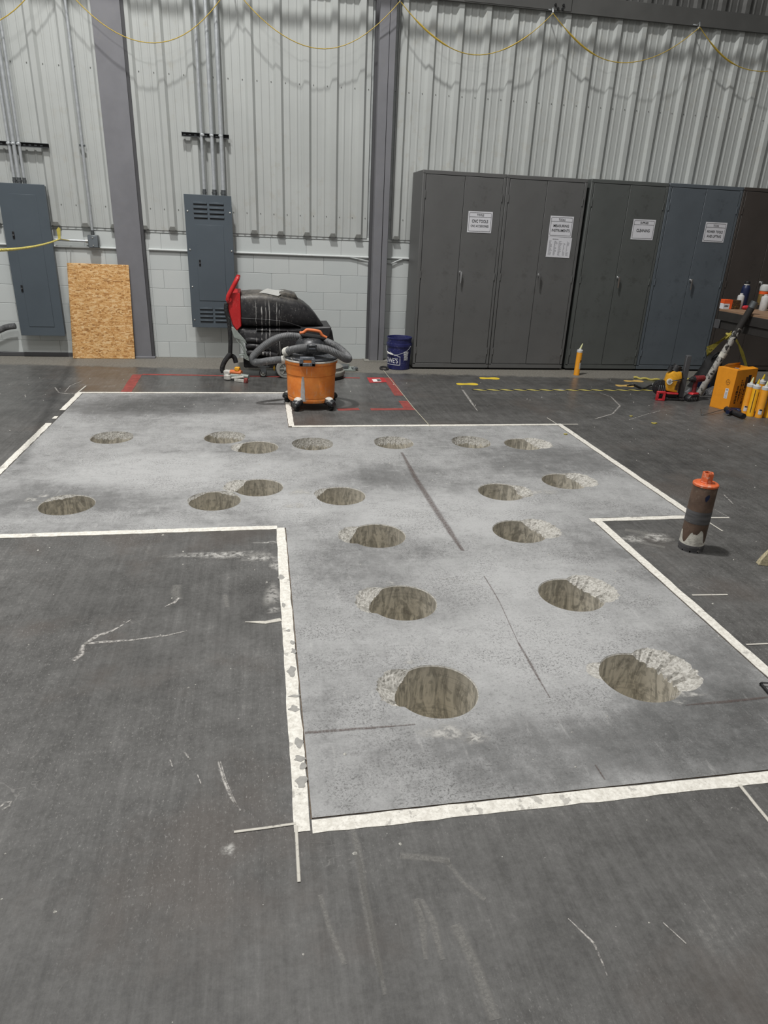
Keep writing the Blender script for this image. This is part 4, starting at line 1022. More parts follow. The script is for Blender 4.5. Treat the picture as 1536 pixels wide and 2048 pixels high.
def wheel(cx, r, Y, wd_, name, mats, spokes=0):
    g = G(); T_ = Matrix.Translation((cx, Y, r)) @ Matrix.Rotation(pi / 2, 4, 'X')
    g.lathe([(r * .72, -wd_ / 2), (r * .93, -wd_ / 2), (r, -wd_ * .3), (r, wd_ * .3), (r * .93, wd_ / 2), (r * .72, wd_ / 2)], n=28, T=T_, caps=False)
    o = g.build(name, mats[0], scr, True); g = G()
    g.lathe([(r * .74, -wd_ * .25), (r * .74, wd_ * .42), (r * .64, wd_ * .5), (r * .60, wd_ * .2), (.01, wd_ * .15)], n=28, T=T_, caps=False)
    g.lathe([(r * .18, 0), (r * .18, wd_ * .6), (r * .1, wd_ * .66)], n=12, T=T_)
    for k in range(spokes):
        a = 2 * pi * k / spokes; g.box(r * .15, r * .66, -r * .05, r * .05, wd_ * .15, wd_ * .42, .002, 0, T_ @ Matrix.Rotation(a, 4, 'Z'))
    g.build('hub', mats[1], o, True); return o
wheel(.005, .042, YS + .03, .03, 'caster_wheel', (M['rubber'], M['wheel']))
wheel(sc(800, 1150).x, .098, YS - .02, .045, 'drive_wheel', (M['wheel'], M['wheel']), 6)
wheel(sc(800, 1150).x, .098, YS + DS + .02, .045, 'drive_wheel', (M['wheel'], M['wheel']), 6)
g = G(); x_ = .005; g.prism([Vector((x_ - .04, YS + .012, .115)), Vector((x_ + .04, YS + .012, .115)), Vector((x_ + .03, YS + .012, .04)), Vector((x_ - .012, YS + .012, .04))], (0, .008, 0), .002); g.box(x_ - .05, x_ + .07, YS + .01, YS + .06, .105, .118, .002)
g.cyl((x_ - .03, YS + .02, .118), (x_ - .03, YS + .02, .135), .006); g.cyl((x_ + .045, YS + .02, .118), (x_ + .045, YS + .02, .138), .006); g.build('caster_fork', M['galv_dark'], scr, True)
g = G(); p = sc(675, 1110, YS + .03); g.cyl(p + Vector((0, 0, .02)), p - Vector((0, 0, .03)), .008, n=8); g.cyl(p + Vector((0, 0, .005)), p - Vector((0, 0, .012)), .013, n=6); lab(g.build('drain_valve', M['brass'], scr, True), 'small brass drain valve under the chassis')
dk = thing('unused', 'x', 'x'); bpy.data.objects.remove(dk)
cd = (.635, 7.40)
g = G(); g.lathe([(.235, .004), (.245, .008), (.245, .03), (.235, .034)], cd, 40); bd = lab(g.build('scrub_pad', M['black'], scr, True), 'round black scrub pad on the floor')
g = G(); g.lathe([(.225, .034), (.252, .036), (.256, .05), (.252, .078), (.235, .085), (.228, .09), (.232, .122), (.20, .14), (.02, .15)], cd, 40); lab(g.build('brush_deck', M['deck_grey'], scr, True), 'round grey brush deck beneath the front')
# paper on top
t = thing('paper_sheet', 'dusty white paper lying on top of the floor scrubber', 'paper', tuple(sc(640, 262, YS + .2)))
pc = [W(430 + 500 / 5.689, 540 + 258 / 5.689, YS + .08), W(430 + 720 / 5.689, 540 + 290 / 5.689, YS + .03), W(430 + 800 / 5.689, 540 + 240 / 5.689, YS + .2), W(430 + 597 / 5.689, 540 + 210 / 5.689, YS + .3)]
g = G(); bm = g.bm; N_ = 8; gr = []
for i in range(N_ + 1):
    for j in range(N_ + 1):
        u, v = i / N_, j / N_; a = pc[0].lerp(pc[1], u); b = pc[3].lerp(pc[2], u); p = a.lerp(b, v); gr.append(bm.verts.new(p + Vector((0, 0, .004 * sin(5 * u + 3 * v)))))
for i in range(N_):
    for j in range(N_): bm.faces.new((gr[i * (N_ + 1) + j], gr[(i + 1) * (N_ + 1) + j], gr[(i + 1) * (N_ + 1) + j + 1], gr[i * (N_ + 1) + j + 1]))
bmesh.ops.solidify(bm, geom=bm.faces[:], thickness=.001); g.build('sheet', M['paper_dusty'], t, True)

# small hand tool by the scrubber
hx, hy = -.30, 7.20
t = thing('hand_grinder', 'small dusty orange and grey hand tool lying by the scrubber rear hose', 'tool', (hx, hy, 0), R_(-22))
g = G(); g.cyl((-.02, 0, .045), (.10, 0, .05), .032, .028, 14); g.cyl((.10, 0, .05), (.17, 0, .05), .024, .02, 12); g.build('motor_body', M['bracket'], t)
g = G(); g.rings([[Vector((x, .03 * cos(a) + .005, .085 + .022 * sin(a))) for a in [2 * pi * j / 10 for j in range(10)]] for x in (-.03, .0, .05, .09)]); g.build('grip', M['handle_orange'], t)
g = G(); g.box(.02, .07, -.02, .03, .098, .14, .008); g.build('switch_box', M['tool_yellow'], t)
g = G(); g.lathe([(.03, 0), (.045, .01), (.045, .05), (.03, .06)], (-.06, 0), 14); g.box(-.10, -.03, -.03, .03, .05, .10, .01); g.build('gear_head', M['dusty_white'], t)
g = G(); g.prism([Vector((.03, -.06, .0)), Vector((.15, -.075, 0)), Vector((.155, -.045, 0)), Vector((.04, -.03, 0))], (0, 0, .03), .004); g.cyl((.0, -.04, .03), (.14, -.055, .055), .012, .01); g.build('guard_arm', M['dusty_white'], t)
g = G(); g.prism([Vector((.15, -.095, 0)), Vector((.185, -.095, 0)), Vector((.19, -.06, 0)), Vector((.155, -.06, 0))], (0, 0, .05), .006); g.build('end_cap', M['tape_red'], t)

# flat steel bracket behind the vacuum
p = F(692, 739)
t = thing('steel_bracket', 'flat grey steel bracket lying on the floor left of the narrow column', 'bracket', (p.x, p.y, 0))
g = G(); g.box(-.16, .10, -.10, .10, 0, .018, .003); g.build('plate', M['bracket'], t)
g = G(); g.box(-.10, .02, -.06, .09, .018, .05, .004); g.box(.06, .13, -.08, .0, .018, .035, .004); g.build('raised_block', M['galv_dark'], t)
g = G(); g.cyl((.03, .03, .018), (.03, .03, .06), .012, n=8); g.cyl((.07, -.06, .035), (.07, -.06, .045), .014, n=8); g.build('bolt', M['bracket'], t)

# ================================================================== ORANGE VACUUM
VX, VY = .432, 6.135
vac = thing('shop_vacuum', 'dusty orange shop vacuum on casters with grey hose coiled on its lid', 'vacuum', (VX, VY, 0))
def vc(x, y, Y): return W(540 + x / 8.533, 640 + y / 8.533, Y)
ZR = .440
g = G(); g.lathe([(.17, .062), (.205, .066), (.21, .075), (.2115, .10), (.2095, .103), (.2095, .108), (.2125, .11), (.2185, .295), (.2175, .298), (.2175, .304), (.2225, .308), (.2265, .40), (.236, .405), (.238, .425), (.236, .438), (.225, .44)], n=48); drum = g.build('drum', M['orange'], vac)
g = G(); g.lathe([(.238, .424), (.2405, .427), (.2405, .436), (.236, .440)], n=48, caps=False); lab(g.build('drum_rim', M['dusty_white'], drum), 'pale dusty rim of the drum')
g = G(); g.lathe([(.237, .438), (.238, .452), (.230, .462), (.205, .464), (.19, .470), (.15, .484), (.13, .486)], n=48); lidv = g.build('lid', M['vac_lid'], vac)
g = G(); g.lathe([(.150, .478), (.152, .50), (.145, .54), (.125, .582), (.095, .612), (.05, .622), (.02, .624)], n=36); g.build('motor_head', M['vac_black'], vac)
Tt = Matrix.Translation((.012, -.01, .635)) @ Matrix.Rotation(R_(8), 4, 'Y')
g = G(); g.box(-.105, .115, -.055, .06, -.022, .004, .012, 0, Tt, 2); g.build('top_plate', M['black'], vac)
g = G(); hp = [(-.115, -.02, .004), (-.085, -.02, .012), (-.065, -.02, .032), (-.045, -.02, .043), (.045, -.02, .045), (.065, -.02, .036), (.085, -.02, .014), (.125, -.02, .0)]
g.tube(bez([Tt @ Vector(q) for q in hp], 5), .0135, 10); g.build('carry_handle', M['handle_orange'], vac)
g = G(); hh = W(540 + 500 / 8.533, 640 + 655 / 8.533, VY - .245); h2 = W(540 + 772 / 8.533, 640 + 655 / 8.533, VY - .245); z0_ = W(620, 640 + 790 / 8.533, VY - .245).z; z1_ = hh.z; a, b = hh.x - VX, h2.x - VX; y_ = -.262
g.box(a, b, y_, y_ + .014, z0_, z0_ + .030, .005); g.box(a, a + .033, y_, y_ + .016, z0_, z1_, .005); g.box(b - .033, b, y_, y_ + .016, z0_, z1_, .005); g.box(a + .005, b - .005, y_ + .004, y_ + .06, z1_ - .014, z1_ + .01, .005)
lab(g.build('latch', M['latch'], vac), 'grey wire-frame latch at the front of the rim')
g = G(); g.box(a + .008, b - .004, y_ + .012, y_ + .055, z0_ - .012, z1_ - .01, .004); lab(g.build('latch_mount', M['orange'], drum), 'orange block behind the latch')
# white spill stain on the drum
g = G(); bm = g.bm; rows = []
for k in range(15):
    t_ = k / 14; z = .085 + .235 * t_; r = .2125 + .0065 * (z - .1) / .2 + .0012; hw = .012 + .035 * max(0, 1 - t_) ** .6 * (1 if t_ > .05 else .9); hw = hw * .5 + random.uniform(-.002, .002); ac = R_(-114) + .02 * t_
    rows.append([bm.verts.new((r * cos(ac + u * hw / r), r * sin(ac + u * hw / r), z)) for u in (-1, -.5, 0, .5, 1)])
for k in range(14):
    for j in range(4): bm.faces.new((rows[k][j], rows[k][j + 1], rows[k + 1][j + 1], rows[k + 1][j]))
M['spill'] = mat('spill', (178, 174, 172), .8, 0, .1, 40)
lab(g.build('spill_stain', M['spill'], drum), 'grey-white splash running down the front of the drum')
for ang in (-125, -48, 30, 150):
    a = R_(ang); T_ = Matrix.Rotation(a, 4, 'Z')
    g = G(); g.rings([[T_ @ Vector((x, w_ * cos(q), zc + h_ * sin(q))) for q in [2 * pi * j / 14 for j in range(14)]] for x, w_, zc, h_ in ((.16, .03, .075, .03), (.20, .042, .078, .036), (.235, .046, .074, .036), (.262, .042, .066, .032), (.282, .026, .06, .022))])
    ft = lab(g.build('caster_housing', M['vac_black'], vac), 'dark dusty caster housing')
    g = G(); g.rings([[T_ @ Vector((x, w_ * cos(q), zc + h_ * sin(q))) for q in [2 * pi * j / 14 for j in range(14)]] for x, w_, zc, h_ in ((.168, .028, .098, .018), (.205, .036, .104, .016), (.238, .034, .100, .014), (.258, .018, .094, .008))]); g.build('dust_cap', M['dusty_white'], ft)
    g = G(); wc = T_ @ Vector((.245, .0, .024)); tv = T_ @ Vector((.35, 1, 0)) - T_ @ Vector((0, 0, 0)); tv.normalize()
    g.cyl(wc - tv * .017, wc + tv * .017, .0235, n=18); g.cyl(wc - tv * .02, wc + tv * .02, .009, n=10); g.build('caster_wheel', M['rubber'], ft)
# hose: port -> left bend -> over the back -> round the right -> across the front
def hc(x, y, Y): return W(430 + x / 5.689, 540 + y / 5.689, Y)
pth = bez([hc(782, 1018, VY - .02), hc(720, 1022, VY - .02), hc(600, 1036, VY - .02), hc(500, 1052, VY - .02), hc(440, 1040, VY), hc(436, 985, VY + .03), hc(500, 915, VY + .06), hc(600, 835, VY + .09), hc(720, 772, VY + .12), hc(850, 750, VY + .15), hc(990, 765, VY + .17), hc(1130, 790, VY + .19), hc(1270, 815, VY + .17),
           hc(1400, 880, VY + .12), hc(1490, 960, VY + .05), hc(1520, 1010, VY - .05), hc(1480, 1008, VY - .14), hc(1400, 960, VY - .18), hc(1290, 908, VY - .20), hc(1180, 885, VY - .20), hc(1060, 880, VY - .19), hc(950, 892, VY - .17), hc(870, 910, VY - .12), hc(815, 930, VY - .05)], 14)
g = G(); g.tube(pth, [.0335 if (i // 1) % 2 else .0305 for i in range(len(pth))], 14); lab(g.build('hose', M['hose_grey'], vac, True), 'long grey ribbed hose wound over the lid')
a, b = pth[0], pth[10]
g = G(); g.cyl(a + Vector((.03, 0, 0)), a + (b - a) * .7, .036, .034, 16); lab(g.build('hose_cuff', M['dusty_white'], vac, True), 'dust-whitened hose cuff at the drum port')
g = G(); g.cyl(a + Vector((.06, 0, -.002)), a + Vector((.012, 0, 0)), .047, .043, 18); g.build('port', M['orange'], drum, True)
g = G(); e = pth[-1]; d = (pth[-1] - pth[-8]); n_ = 14; pp = [e - d * .9 + d * (1.35 * k / n_) for k in range(n_ + 1)]
g.tube(pp, [.040 if k % 2 else .035 for k in range(n_ + 1)], 14); lab(g.build('hose_end', M['dusty_white'], vac, True), 'white-dusted ribbed end of the hose')
g = G(); p = hc(1105, 878, VY - .235); g.tube([p + Vector((-.028, 0, .014)), p + Vector((.028, 0, .014)), p + Vector((.028, 0, -.014)), p + Vector((-.028, 0, -.014))], .004, 6, closed=True)
g.box(p.x - .045, p.x + .045, p.y + .004, p.y + .02, p.z - .05, p.z + .02, .006, 1); g.build('hose_clip', [M['latch'], M['vac_black']], vac, True)

# ================================================================== BLUE BUCKET
BX, BY = 1.588, 7.905
bk = thing('bucket', 'dark blue plastic bucket with white print left of the first cabinet', 'bucket', (BX, BY, 0))
Rb = lambda z: .131 + .012 * z / .365
g = G(); g.lathe([(.127, .003), (.131, .006), (.1315, .05), (Rb(.25), .25), (Rb(.25) + .003, .252), (Rb(.25) + .003, .262), (.148, .266), (.150, .284), (.148, .300), (.141, .302), (.141, .345), (.1455, .350), (.1455, .365), (.140, .366), (.137, .36), (.136, .20), (.13, .03), (.05, .02)], n=48); g.build('pail', M['bucket_blue'], bk)
g = G(); g.lathe([(.1478, .2995), (.1508, .297), (.1508, .303), (.1448, .305)], n=48, caps=False); lab(g.build('rim_dust', M['dusty_white'], bk), 'dried white splashes on the rim') if False else g.bm.free()
def on_pail(b, a0, z0, out=.0012):                       # wrap a flat xz drawing round the pail
    for v in b.verts:
        z = z0 + v.co.z; r = Rb(z) + out; a = a0 + v.co.x / r; v.co = Vector((r * cos(a), r * sin(a), z))
def seg_bm(segs, th):
    b = bmesh.new()
    for (xa, za), (xb, zb) in segs:
        L = math.hypot(xb - xa, zb - za); n = max(1, int(L / .012)); dx, dz = (xb - xa) / L, (zb - za) / L; nx, nz = -dz * th / 2, dx * th / 2
        for k in range(n):
            p0 = (xa + dx * (L * k / n - th * .4 * (k == 0)), za + dz * (L * k / n - th * .4 * (k == 0))); k1 = k + 1; ext = th * .4 * (k1 == n); p1 = (xa + dx * (L * k1 / n + ext), za + dz * (L * k1 / n + ext))
            b.faces.new([b.verts.new((q[0], 0, q[1])) for q in ((p0[0] - nx, p0[1] - nz), (p1[0] - nx, p1[1] - nz), (p1[0] + nx, p1[1] + nz), (p0[0] + nx, p0[1] + nz))])
    return b
def bm_obj(b, name, m, parent):
    bmesh.ops.recalc_face_normals(b, faces=b.faces); me = bpy.data.meshes.new(name); b.to_mesh(me); b.free(); me.materials.append(m); o = bpy.data.objects.new(name, me); COL.objects.link(o); o.parent = parent; return o
A0 = R_(-147)
b = text_bm("LOWE'S", .082, .20); bmesh.ops.subdivide_edges(b, edges=[e for e in b.edges if e.calc_length() > .02], cuts=2); bmesh.ops.triangulate(b, faces=b.faces)
on_pail(b, A0, .105); bm_obj(b, 'lettering', M['white_print'], bk)
lg = [(-.125, -.045), (.125, -.045), (.125, .052), (.10, .052), (.10, .064), (.06, .064), (0, .095), (-.06, .064), (-.10, .064), (-.10, .052), (-.125, .052)]
b = seg_bm([(lg[i], lg[(i + 1) % len(lg)]) for i in range(len(lg))], .006); on_pail(b, A0, .105); bm_obj(b, 'logo_outline', M['white_print'], bk)
rr = random.Random(2); segs = []
for r in range(9):
    z = .045 - r * .0115; hw = .034 if r < 4 else .026; x = -hw
    while x < hw - .006:
        q = rr.uniform(.005, .016); segs.append(((x, z), (min(x + q, hw), z + rr.uniform(-.002, .002)))); x += q + rr.uniform(.003, .007)
b = seg_bm(segs, .0075); on_pail(b, R_(-62), .165); lab(bm_obj(b, 'print_block', M['white_print'], bk), 'worn white print block on the right of the pail')
g = G(); ar = .152; wp = [(ar * cos(R_(d_)), ar * sin(R_(d_)) - .004, .275 - .095 * sin(pi * (i / 14)) ** .8 - .02 * (1 - i / 14) * 0) for i, d_ in enumerate([-212 + 12.3 * k for k in range(15)])]
g.tube(wp, .0022, 6); g.build('bail_wire', M['galv'], bk)
g = G(); g.tube(wp[4:8], .008, 8); lab(g.build('bail_grip', M['white_plastic'], bk), 'white plastic grip on the wire handle')
p = F(778, 738.5); g = G(); T_ = Matrix.Translation((p.x - .06, p.y - .01, .012)) @ Matrix.Rotation(.12, 4, 'X')
g.tube([T_ @ Vector((.045 * cos(a), .06 * sin(a), 0)) for a in [2 * pi * k / 24 for k in range(24)]], .011, 8, closed=True); tag(g.build('black_ring', M['rubber']), 'small black rubber ring on the floor at the foot of the blue bucket', 'ring')

# ================================================================== CAULK CARTRIDGES
def cartridge(x, y, label, m, nz, mn, group=None, face=-90, lean=0, R0=.033, H=.285):
    t = thing('caulk_cartridge', label, 'cartridge', (x, y, 0), 0, group)
    g = G(); g.lathe([(R0 * .8, .006), (R0 * 1.02, 0), (R0 * 1.03, .01), (R0, .012), (R0, H), (R0 * .97, H + .003)], n=26); g.build('tube', m, t)
    g = G(); g.lathe([(R0 * 1.03, H - .016), (R0 * 1.03, H + .008), (R0 * .9, H + .012), (R0 * .5, H + .014), (R0 * .42, H + .026), (.012, H + .028)], n=26); lab(g.build('end_cap', M['label_grey'], t), 'light grey end cap')
    g = G(); tip = Vector((.010 + lean, 0, H + nz)); g.tube([(0, 0, H + .02), Vector((0, 0, H + .02)).lerp(tip, .5), tip], [.0125, .0095, .005], 10); g.build('nozzle', mn, t)
    def wrap(w0, w1, z0, z1, out=.0008):
        g = G(); bm = g.bm; r = R0 + out; n = 8
        lo = [bm.verts.new((r * cos(R_(w0 + (w1 - w0) * k / n)), r * sin(R_(w0 + (w1 - w0) * k / n)), z0)) for k in range(n + 1)]; hi = [bm.verts.new((v.co.x, v.co.y, z1)) for v in lo]
        for k in range(n): bm.faces.new((lo[k], lo[k + 1], hi[k + 1], hi[k]))
        return g
    return t, wrap
p = F(1155, 751)
t, w_ = cartridge(p.x, p.y + .033, 'lone orange caulk cartridge standing upright in front of the third cabinet', M['caulk'], .085, M['nozzle'], lean=.012, H=.285)
lb = w_(-85, -30, .075, .15).build('label', M['label_grey'], t); w_(-85, -20, .152, .158, .0012).build('printed_bar', M['ink'], t); w_(-80, -20, .163, .178, .0012).build('printed_bar', M['ink'], t)
w_(-60, -20, .235, .242, .001).build('printed_bar', M['tape_red'], t)
for px, py, lb_, m_, mn in ((1491.6, 829.5, 'front left orange cartridge of the cluster, nearest the orange carton, pale nozzle', M['caulk'], M['nozzle']), (1503.5, 833.5, 'brighter yellow cartridge of the cluster with a torn yellow nozzle', M['caulk_bright'], M['nozzle_yellow']),
                           (1521, 836.5, 'orange cartridge of the cluster closest to the viewer, white square label low down', M['caulk'], M['nozzle']), (1514, 822, 'orange cartridge hidden at the back of the cluster, only its top showing', M['caulk'], M['nozzle_yellow']), (1538, 836, 'orange cartridge cut off by the right edge of the view', M['caulk_bright'], M['nozzle'])):
    p = F(px, py); t, w_ = cartridge(p.x, p.y + .033, lb_, m_, .075, mn, 'caulk cartridges by the orange carton')
    if py in (829.5, 836.5):
        w_(-150, -95, .035, .085).build('label', M['paper'], t); w_(-140, -98, .072, .084, .0014).build('printed_bar', M['ink'], t)
    if py == 833.5: w_(-140, -128, .04, .26).build('printed_bar', M['box_brown'], t); w_(-75, -62, .04, .24).build('printed_bar', M['box_brown'], t)

# ================================================================== ORANGE CARTON
fl, fr = F(1418.5, 812.5), F(1456, 822.5); br = fr + Vector(((fr - fl).y, -(fr - fl).x, 0)).normalized() * -.30
dv = (fr - fl).normalized(); ang_ = math.atan2(dv.y, dv.x); cw = (fr - fl).length; cdp = .33; chh = .40
t = thing('carton', 'open orange cardboard carton standing between the leaning pole and the cartridges', 'carton', (fl.x, fl.y, 0), ang_)
g = G(); th = .005
g.box(0, cw, 0, th, 0, chh, .001); g.box(0, cw, cdp - th, cdp, 0, chh, .001); g.box(0, th, 0, cdp, 0, chh, .001); g.box(cw - th, cw, 0, cdp, 0, chh, .001); g.box(0, cw, 0, cdp, 0, th, 0)
g.build('carton_walls', M['card_orange'], t, smooth=False)
g = G(); g.box(.002, cw - .002, .0, .07, chh, chh + .004, .001); g.build('flap', M['card_orange'], t, smooth=False)
g = G(); g.prism([Vector((0, .07, chh)), Vector((0, cdp, chh)), Vector((.02, cdp - .02, chh + .028)), Vector((.02, .12, chh + .028))], (.003, 0, .001)); g.build('flap', M['card_orange'], t, smooth=False)
g = G(); g.prism([Vector((cw, .05, chh)), Vector((cw, cdp, chh)), Vector((cw - .05, cdp - .02, chh + .012)), Vector((cw - .05, .08, chh + .012))], (0, 0, .003)); g.build('flap', M['card_orange'], t, smooth=False)
g = G(); g.box(.02, cw - .05, .07, .25, chh - .03, chh - .02, .002); g.build('inner_sheet', M['paper'], t, smooth=False)
g = G()
for k in range(3): g.box(.03, cw - .06, .09 + k * .055, .108 + k * .055, chh - .02, chh - .0185)
g.build('inner_print', M['ink'], t, smooth=False)
g = G(); g.box(cw * .62, cw * .78, -.0015, 0, .115, .215, 0); lb = g.build('label', M['paper'], t, smooth=False)
g = G(); g.box(cw * .66, cw * .75, -.0022, -.0014, .195, .21, 0); [g.box(cw * .65, cw * .75, -.0022, -.0014, .125 + .012 * k, .130 + .012 * k, 0) for k in range(5)]; g.build('printed_rows', M['ink_grey'], lb, smooth=False)
g = G(); c_ = Vector((cw * .66, -.0012, .275)); g.tube([c_ + Vector((.020 * cos(a), 0, .026 * sin(a))) for a in [2 * pi * k / 20 for k in range(20)]], .0012, 5, closed=True); g.tube([c_ + Vector((-.02, 0, 0)), c_ + Vector((.02, 0, 0))], .0009, 5); g.tube([c_ + Vector((0, 0, -.026)), c_ + Vector((0, 0, .026))], .0009, 5); g.build('printed_symbol', M['card_print'], t)
g = G(); x_ = cw + .0008
rr = random.Random(12)
for a, b, c, d in ((.05, .085, .07, .25), (.10, .125, .09, .30), (.135, .15, .12, .28), (.16, .19, .06, .20)):
    z = c
    while z < d:
        h_ = rr.uniform(.008, .026); ins = rr.uniform(0, .01); g.box(x_ - .001, x_ + .0004, a + ins, b - ins * .5, z, z + h_); z += h_ + rr.uniform(.004, .009)
g.box(x_ - .001, x_ + .0006, .20, .245, .14, .345, 0, 1); g.box(x_ - .001, x_ + .0005, .165, .195, .215, .33, 0, 0)
g.build('printed_panel', [M['card_print'], M['ink']], t, smooth=False)

# ================================================================== LEANING POLE
pb = F(1396, 796); pt = W(1510, 604, 6.28); pb = Vector((pb.x, pb.y, 0))
t = thing('steel_pole', 'plaster-splattered grey pole leaning diagonally against the workbench', 'pole', tuple(pb))
def pole_mat():
    n = NT('pole'); q = n.noise(26, 6, .7, .6); z = n.xyz()[2]
    k = n.ma('ADD', q, n.ma('MULTIPLY', n.ss(z, .55, .85), -.2))
    col = n.mix(n.ss(k, .42, .48), lin((48, 46, 44)), lin((170, 168, 162))); n.bump(q, .4, .004); return n.set(col, .7, 0, .3)
M['pole'] = pole_mat(); d = (pt - pb).normalized()
up = d.cross(Vector((1, 0, 0))).normalized()
g = G(); s0 = pb + Vector((0, 0, .036)) ; g.tube([s0, s0 + d * .3, s0.lerp(pt, .8), pt], .033, 18); g.build('shaft', M['pole'], t, True)
g = G(); g.cyl(pt - d * .06, pt + d * .004, .0365, n=18); g.build('end_collar', M['galv_dark'], t, True)
g = G(); q = s0.lerp(pt, .42); [g.cyl(q + d * k, q + d * (k + .05), .0355, n=18) for k in (0,)]; g.build('slurry_crust', M['slurry'], t, True)

# ================================================================== POWER TOOLS
p = F(1341, 803)
t = thing('drill_rig', 'yellow and black power tool with red base standing left of the red drill', 'tool', (p.x, p.y + .06, 0), R_(-12))
g = G(); g.prism([Vector((-.04, -.03, .10)), Vector((.075, -.03, .085)), Vector((.095, -.03, .24)), Vector((.08, -.03, .30)), Vector((.01, -.03, .315)), Vector((-.045, -.03, .27)), Vector((-.06, -.03, .18))], (0, .10, 0), .014, 0, 2); body = g.build('motor_housing', M['tool_yellow'], t)
g = G(); g.cyl((.02, .02, .30), (.045, .02, .36), .05, .044, 18); g.cyl((-.03, .02, .30), (-.02, .02, .345), .03, .026, 14); g.build('motor_cap', M['tool_black'], t)
g = G(); c_ = Vector((-.03, -.031, .20)); g.cyl(c_, c_ + Vector((0, -.012, 0)), .03, n=20); dl_ = lab(g.build('gauge', M['white_plastic'], t), 'round white gauge'); g = G(); g.cyl(c_ + Vector((0, -.012, 0)), c_ + Vector((0, -.0135, 0)), .018, n=16); g.box(c_.x - .003, c_.x + .003, c_.y - .015, c_.y - .0135, c_.z - .004, c_.z + .02); g.build('gauge_mark', M['ink_grey'], dl_)
g = G(); g.prism([Vector((.035, -.034, .12)), Vector((.075, -.034, .11)), Vector((.085, -.034, .22)), Vector((.05, -.034, .21))], (0, .006, 0), .003); g.build('vent_panel', M['box_brown'], t)
g = G(); g.tube(bez([(-.03, -.03, .2), (.02, -.05, .215), (.06, -.05, .225), (.11, -.02, .235)], 5), .006, 6); g.build('lead', M['cable'], t)
g = G(); g.lathe([(.03, -.03), (.075, -.025), (.08, 0), (.075, .025), (.03, .03)], n=26, T=Matrix.Translation((-.09, .03, .125)) @ Matrix.Rotation(pi / 2, 4, 'X')); [g.box(-.115 + k * .02, -.105 + k * .02, -.012, .0, .07, .15, .002, 1) for k in range(4)]; g.build('blade_guard', [M['tool_black'], M['galv_dark']], t)
g = G(); g.box(-.135, -.045, -.05, -.02, .0, .018, .003); g.box(-.135, -.045, -.05, -.02, .075, .095, .003); g.box(-.135, -.112, -.05, -.02, .01, .085, .003); g.box(-.068, -.045, -.05, -.02, .01, .085, .003); g.box(-.03, .085, -.04, .06, .068, .086, .004); g.build('clamp_frame', M['tool_red'], t)
g = G(); g.box(-.06, .17, -.02, .12, 0, .03, .008); g.box(-.02, .09, .0, .09, .03, .07, .006); g.build('base', M['tool_black'], t)
g = G(); g.box(.115, .165, .02, .07, .03, .46, .005); g.box(.158, .166, .03, .06, .03, .44, .002); lab(g.build('guide_column', M['column_dark'], t), 'upright dark guide column')
p = F(1388, 803)
t = thing('cordless_drill', 'dark red cordless drill standing on its battery at the foot of the pole', 'drill', (p.x, p.y + .04, 0), R_(8))
g = G(); g.prism([Vector((-.085, -.04, 0)), Vector((.055, -.04, 0)), Vector((.06, -.04, .05)), Vector((.03, -.04, .072)), Vector((-.05, -.04, .066)), Vector((-.085, -.04, .035))], (0, .08, 0), .006); bt = g.build('battery', M['tool_black'], t)
g = G(); [g.box(-.07 + .02 * k, -.062 + .02 * k, -.043, -.039, .012, .04, .001) for k in range(5)]; g.build('battery_ribs', M['galv_dark'], bt)
g = G(); g.prism([Vector((-.045, -.034, .066)), Vector((.045, -.034, .07)), Vector((.04, -.034, .088)), Vector((-.03, -.034, .086))], (0, .068, 0), .004); g.build('battery_seat', M['tool_red'], t)
g = G(); g.rings([[Vector((x + .024 * cos(a), .02 * sin(a), z)) for a in [2 * pi * j / 14 for j in range(14)]] for x, z in ((.0, .08), (-.002, .12), (-.004, .16), (.0, .20))]); g.build('grip', M['drill_red'], t)
g = G(); g.cyl((-.03, 0, .225), (.085, 0, .232), .036, .033, 18); g.cyl((.085, 0, .232), (.098, 0, .233), .030, .022, 16); g.build('motor_body', M['drill_red'], t)
g = G(); g.cyl((-.03, 0, .225), (-.055, 0, .223), .034, .03, 16); g.cyl((-.055, 0, .223), (-.085, 0, .221), .024, .018, 14); g.build('chuck', M['tool_black'], t)
g = G(); g.cyl((-.085, 0, .221), (-.13, 0, .217), .006, n=8); g.build('drill_bit', M['galv_dark'], t)

# black bag, film, small case behind
p = F(1411, 782)
t = thing('black_bag', 'slumped black fabric bag behind the leaning pole', 'bag', (W(1411, 750, 6.93).x, 6.93, 0))
rr = random.Random(11); rings = []
for k in range(12):
    f = k / 11; z = .36 * f; w0 = .175 * (1 - f * .55) * (1 if k < 11 else .6); d0 = .14 * (1 - f * .5)
    if k == 0: w0 *= .93
    rings.append([Vector((.07 * f + w0 * cos(a) * (1 + .07 * sin(3 * a + 2 * k)), d0 * sin(a) * (1 + .1 * sin(5 * a + k)), z + .012 * sin(4 * a + k) * (k > 0))) for a in [2 * pi * j / 24 for j in range(24)]])
g = G(); g.rings(rings); g.build('bag_body', M['bag'], t)
g = G(); g.tube(bez([(-.02, -.06, .34), (.02, -.08, .40), (.10, -.08, .39), (.13, -.05, .33)], 6), .012, 8); g.build('carry_strap', M['bag'], t)
p = F(1404, 785)
t = thing('plastic_film', 'crumpled sheet of grey plastic film on the floor behind the red drill', 'film', (p.x, p.y - .06, 0))
g = G(); bm = g.bm; gr = []; rr = random.Random(4); NX, NY = 14, 8
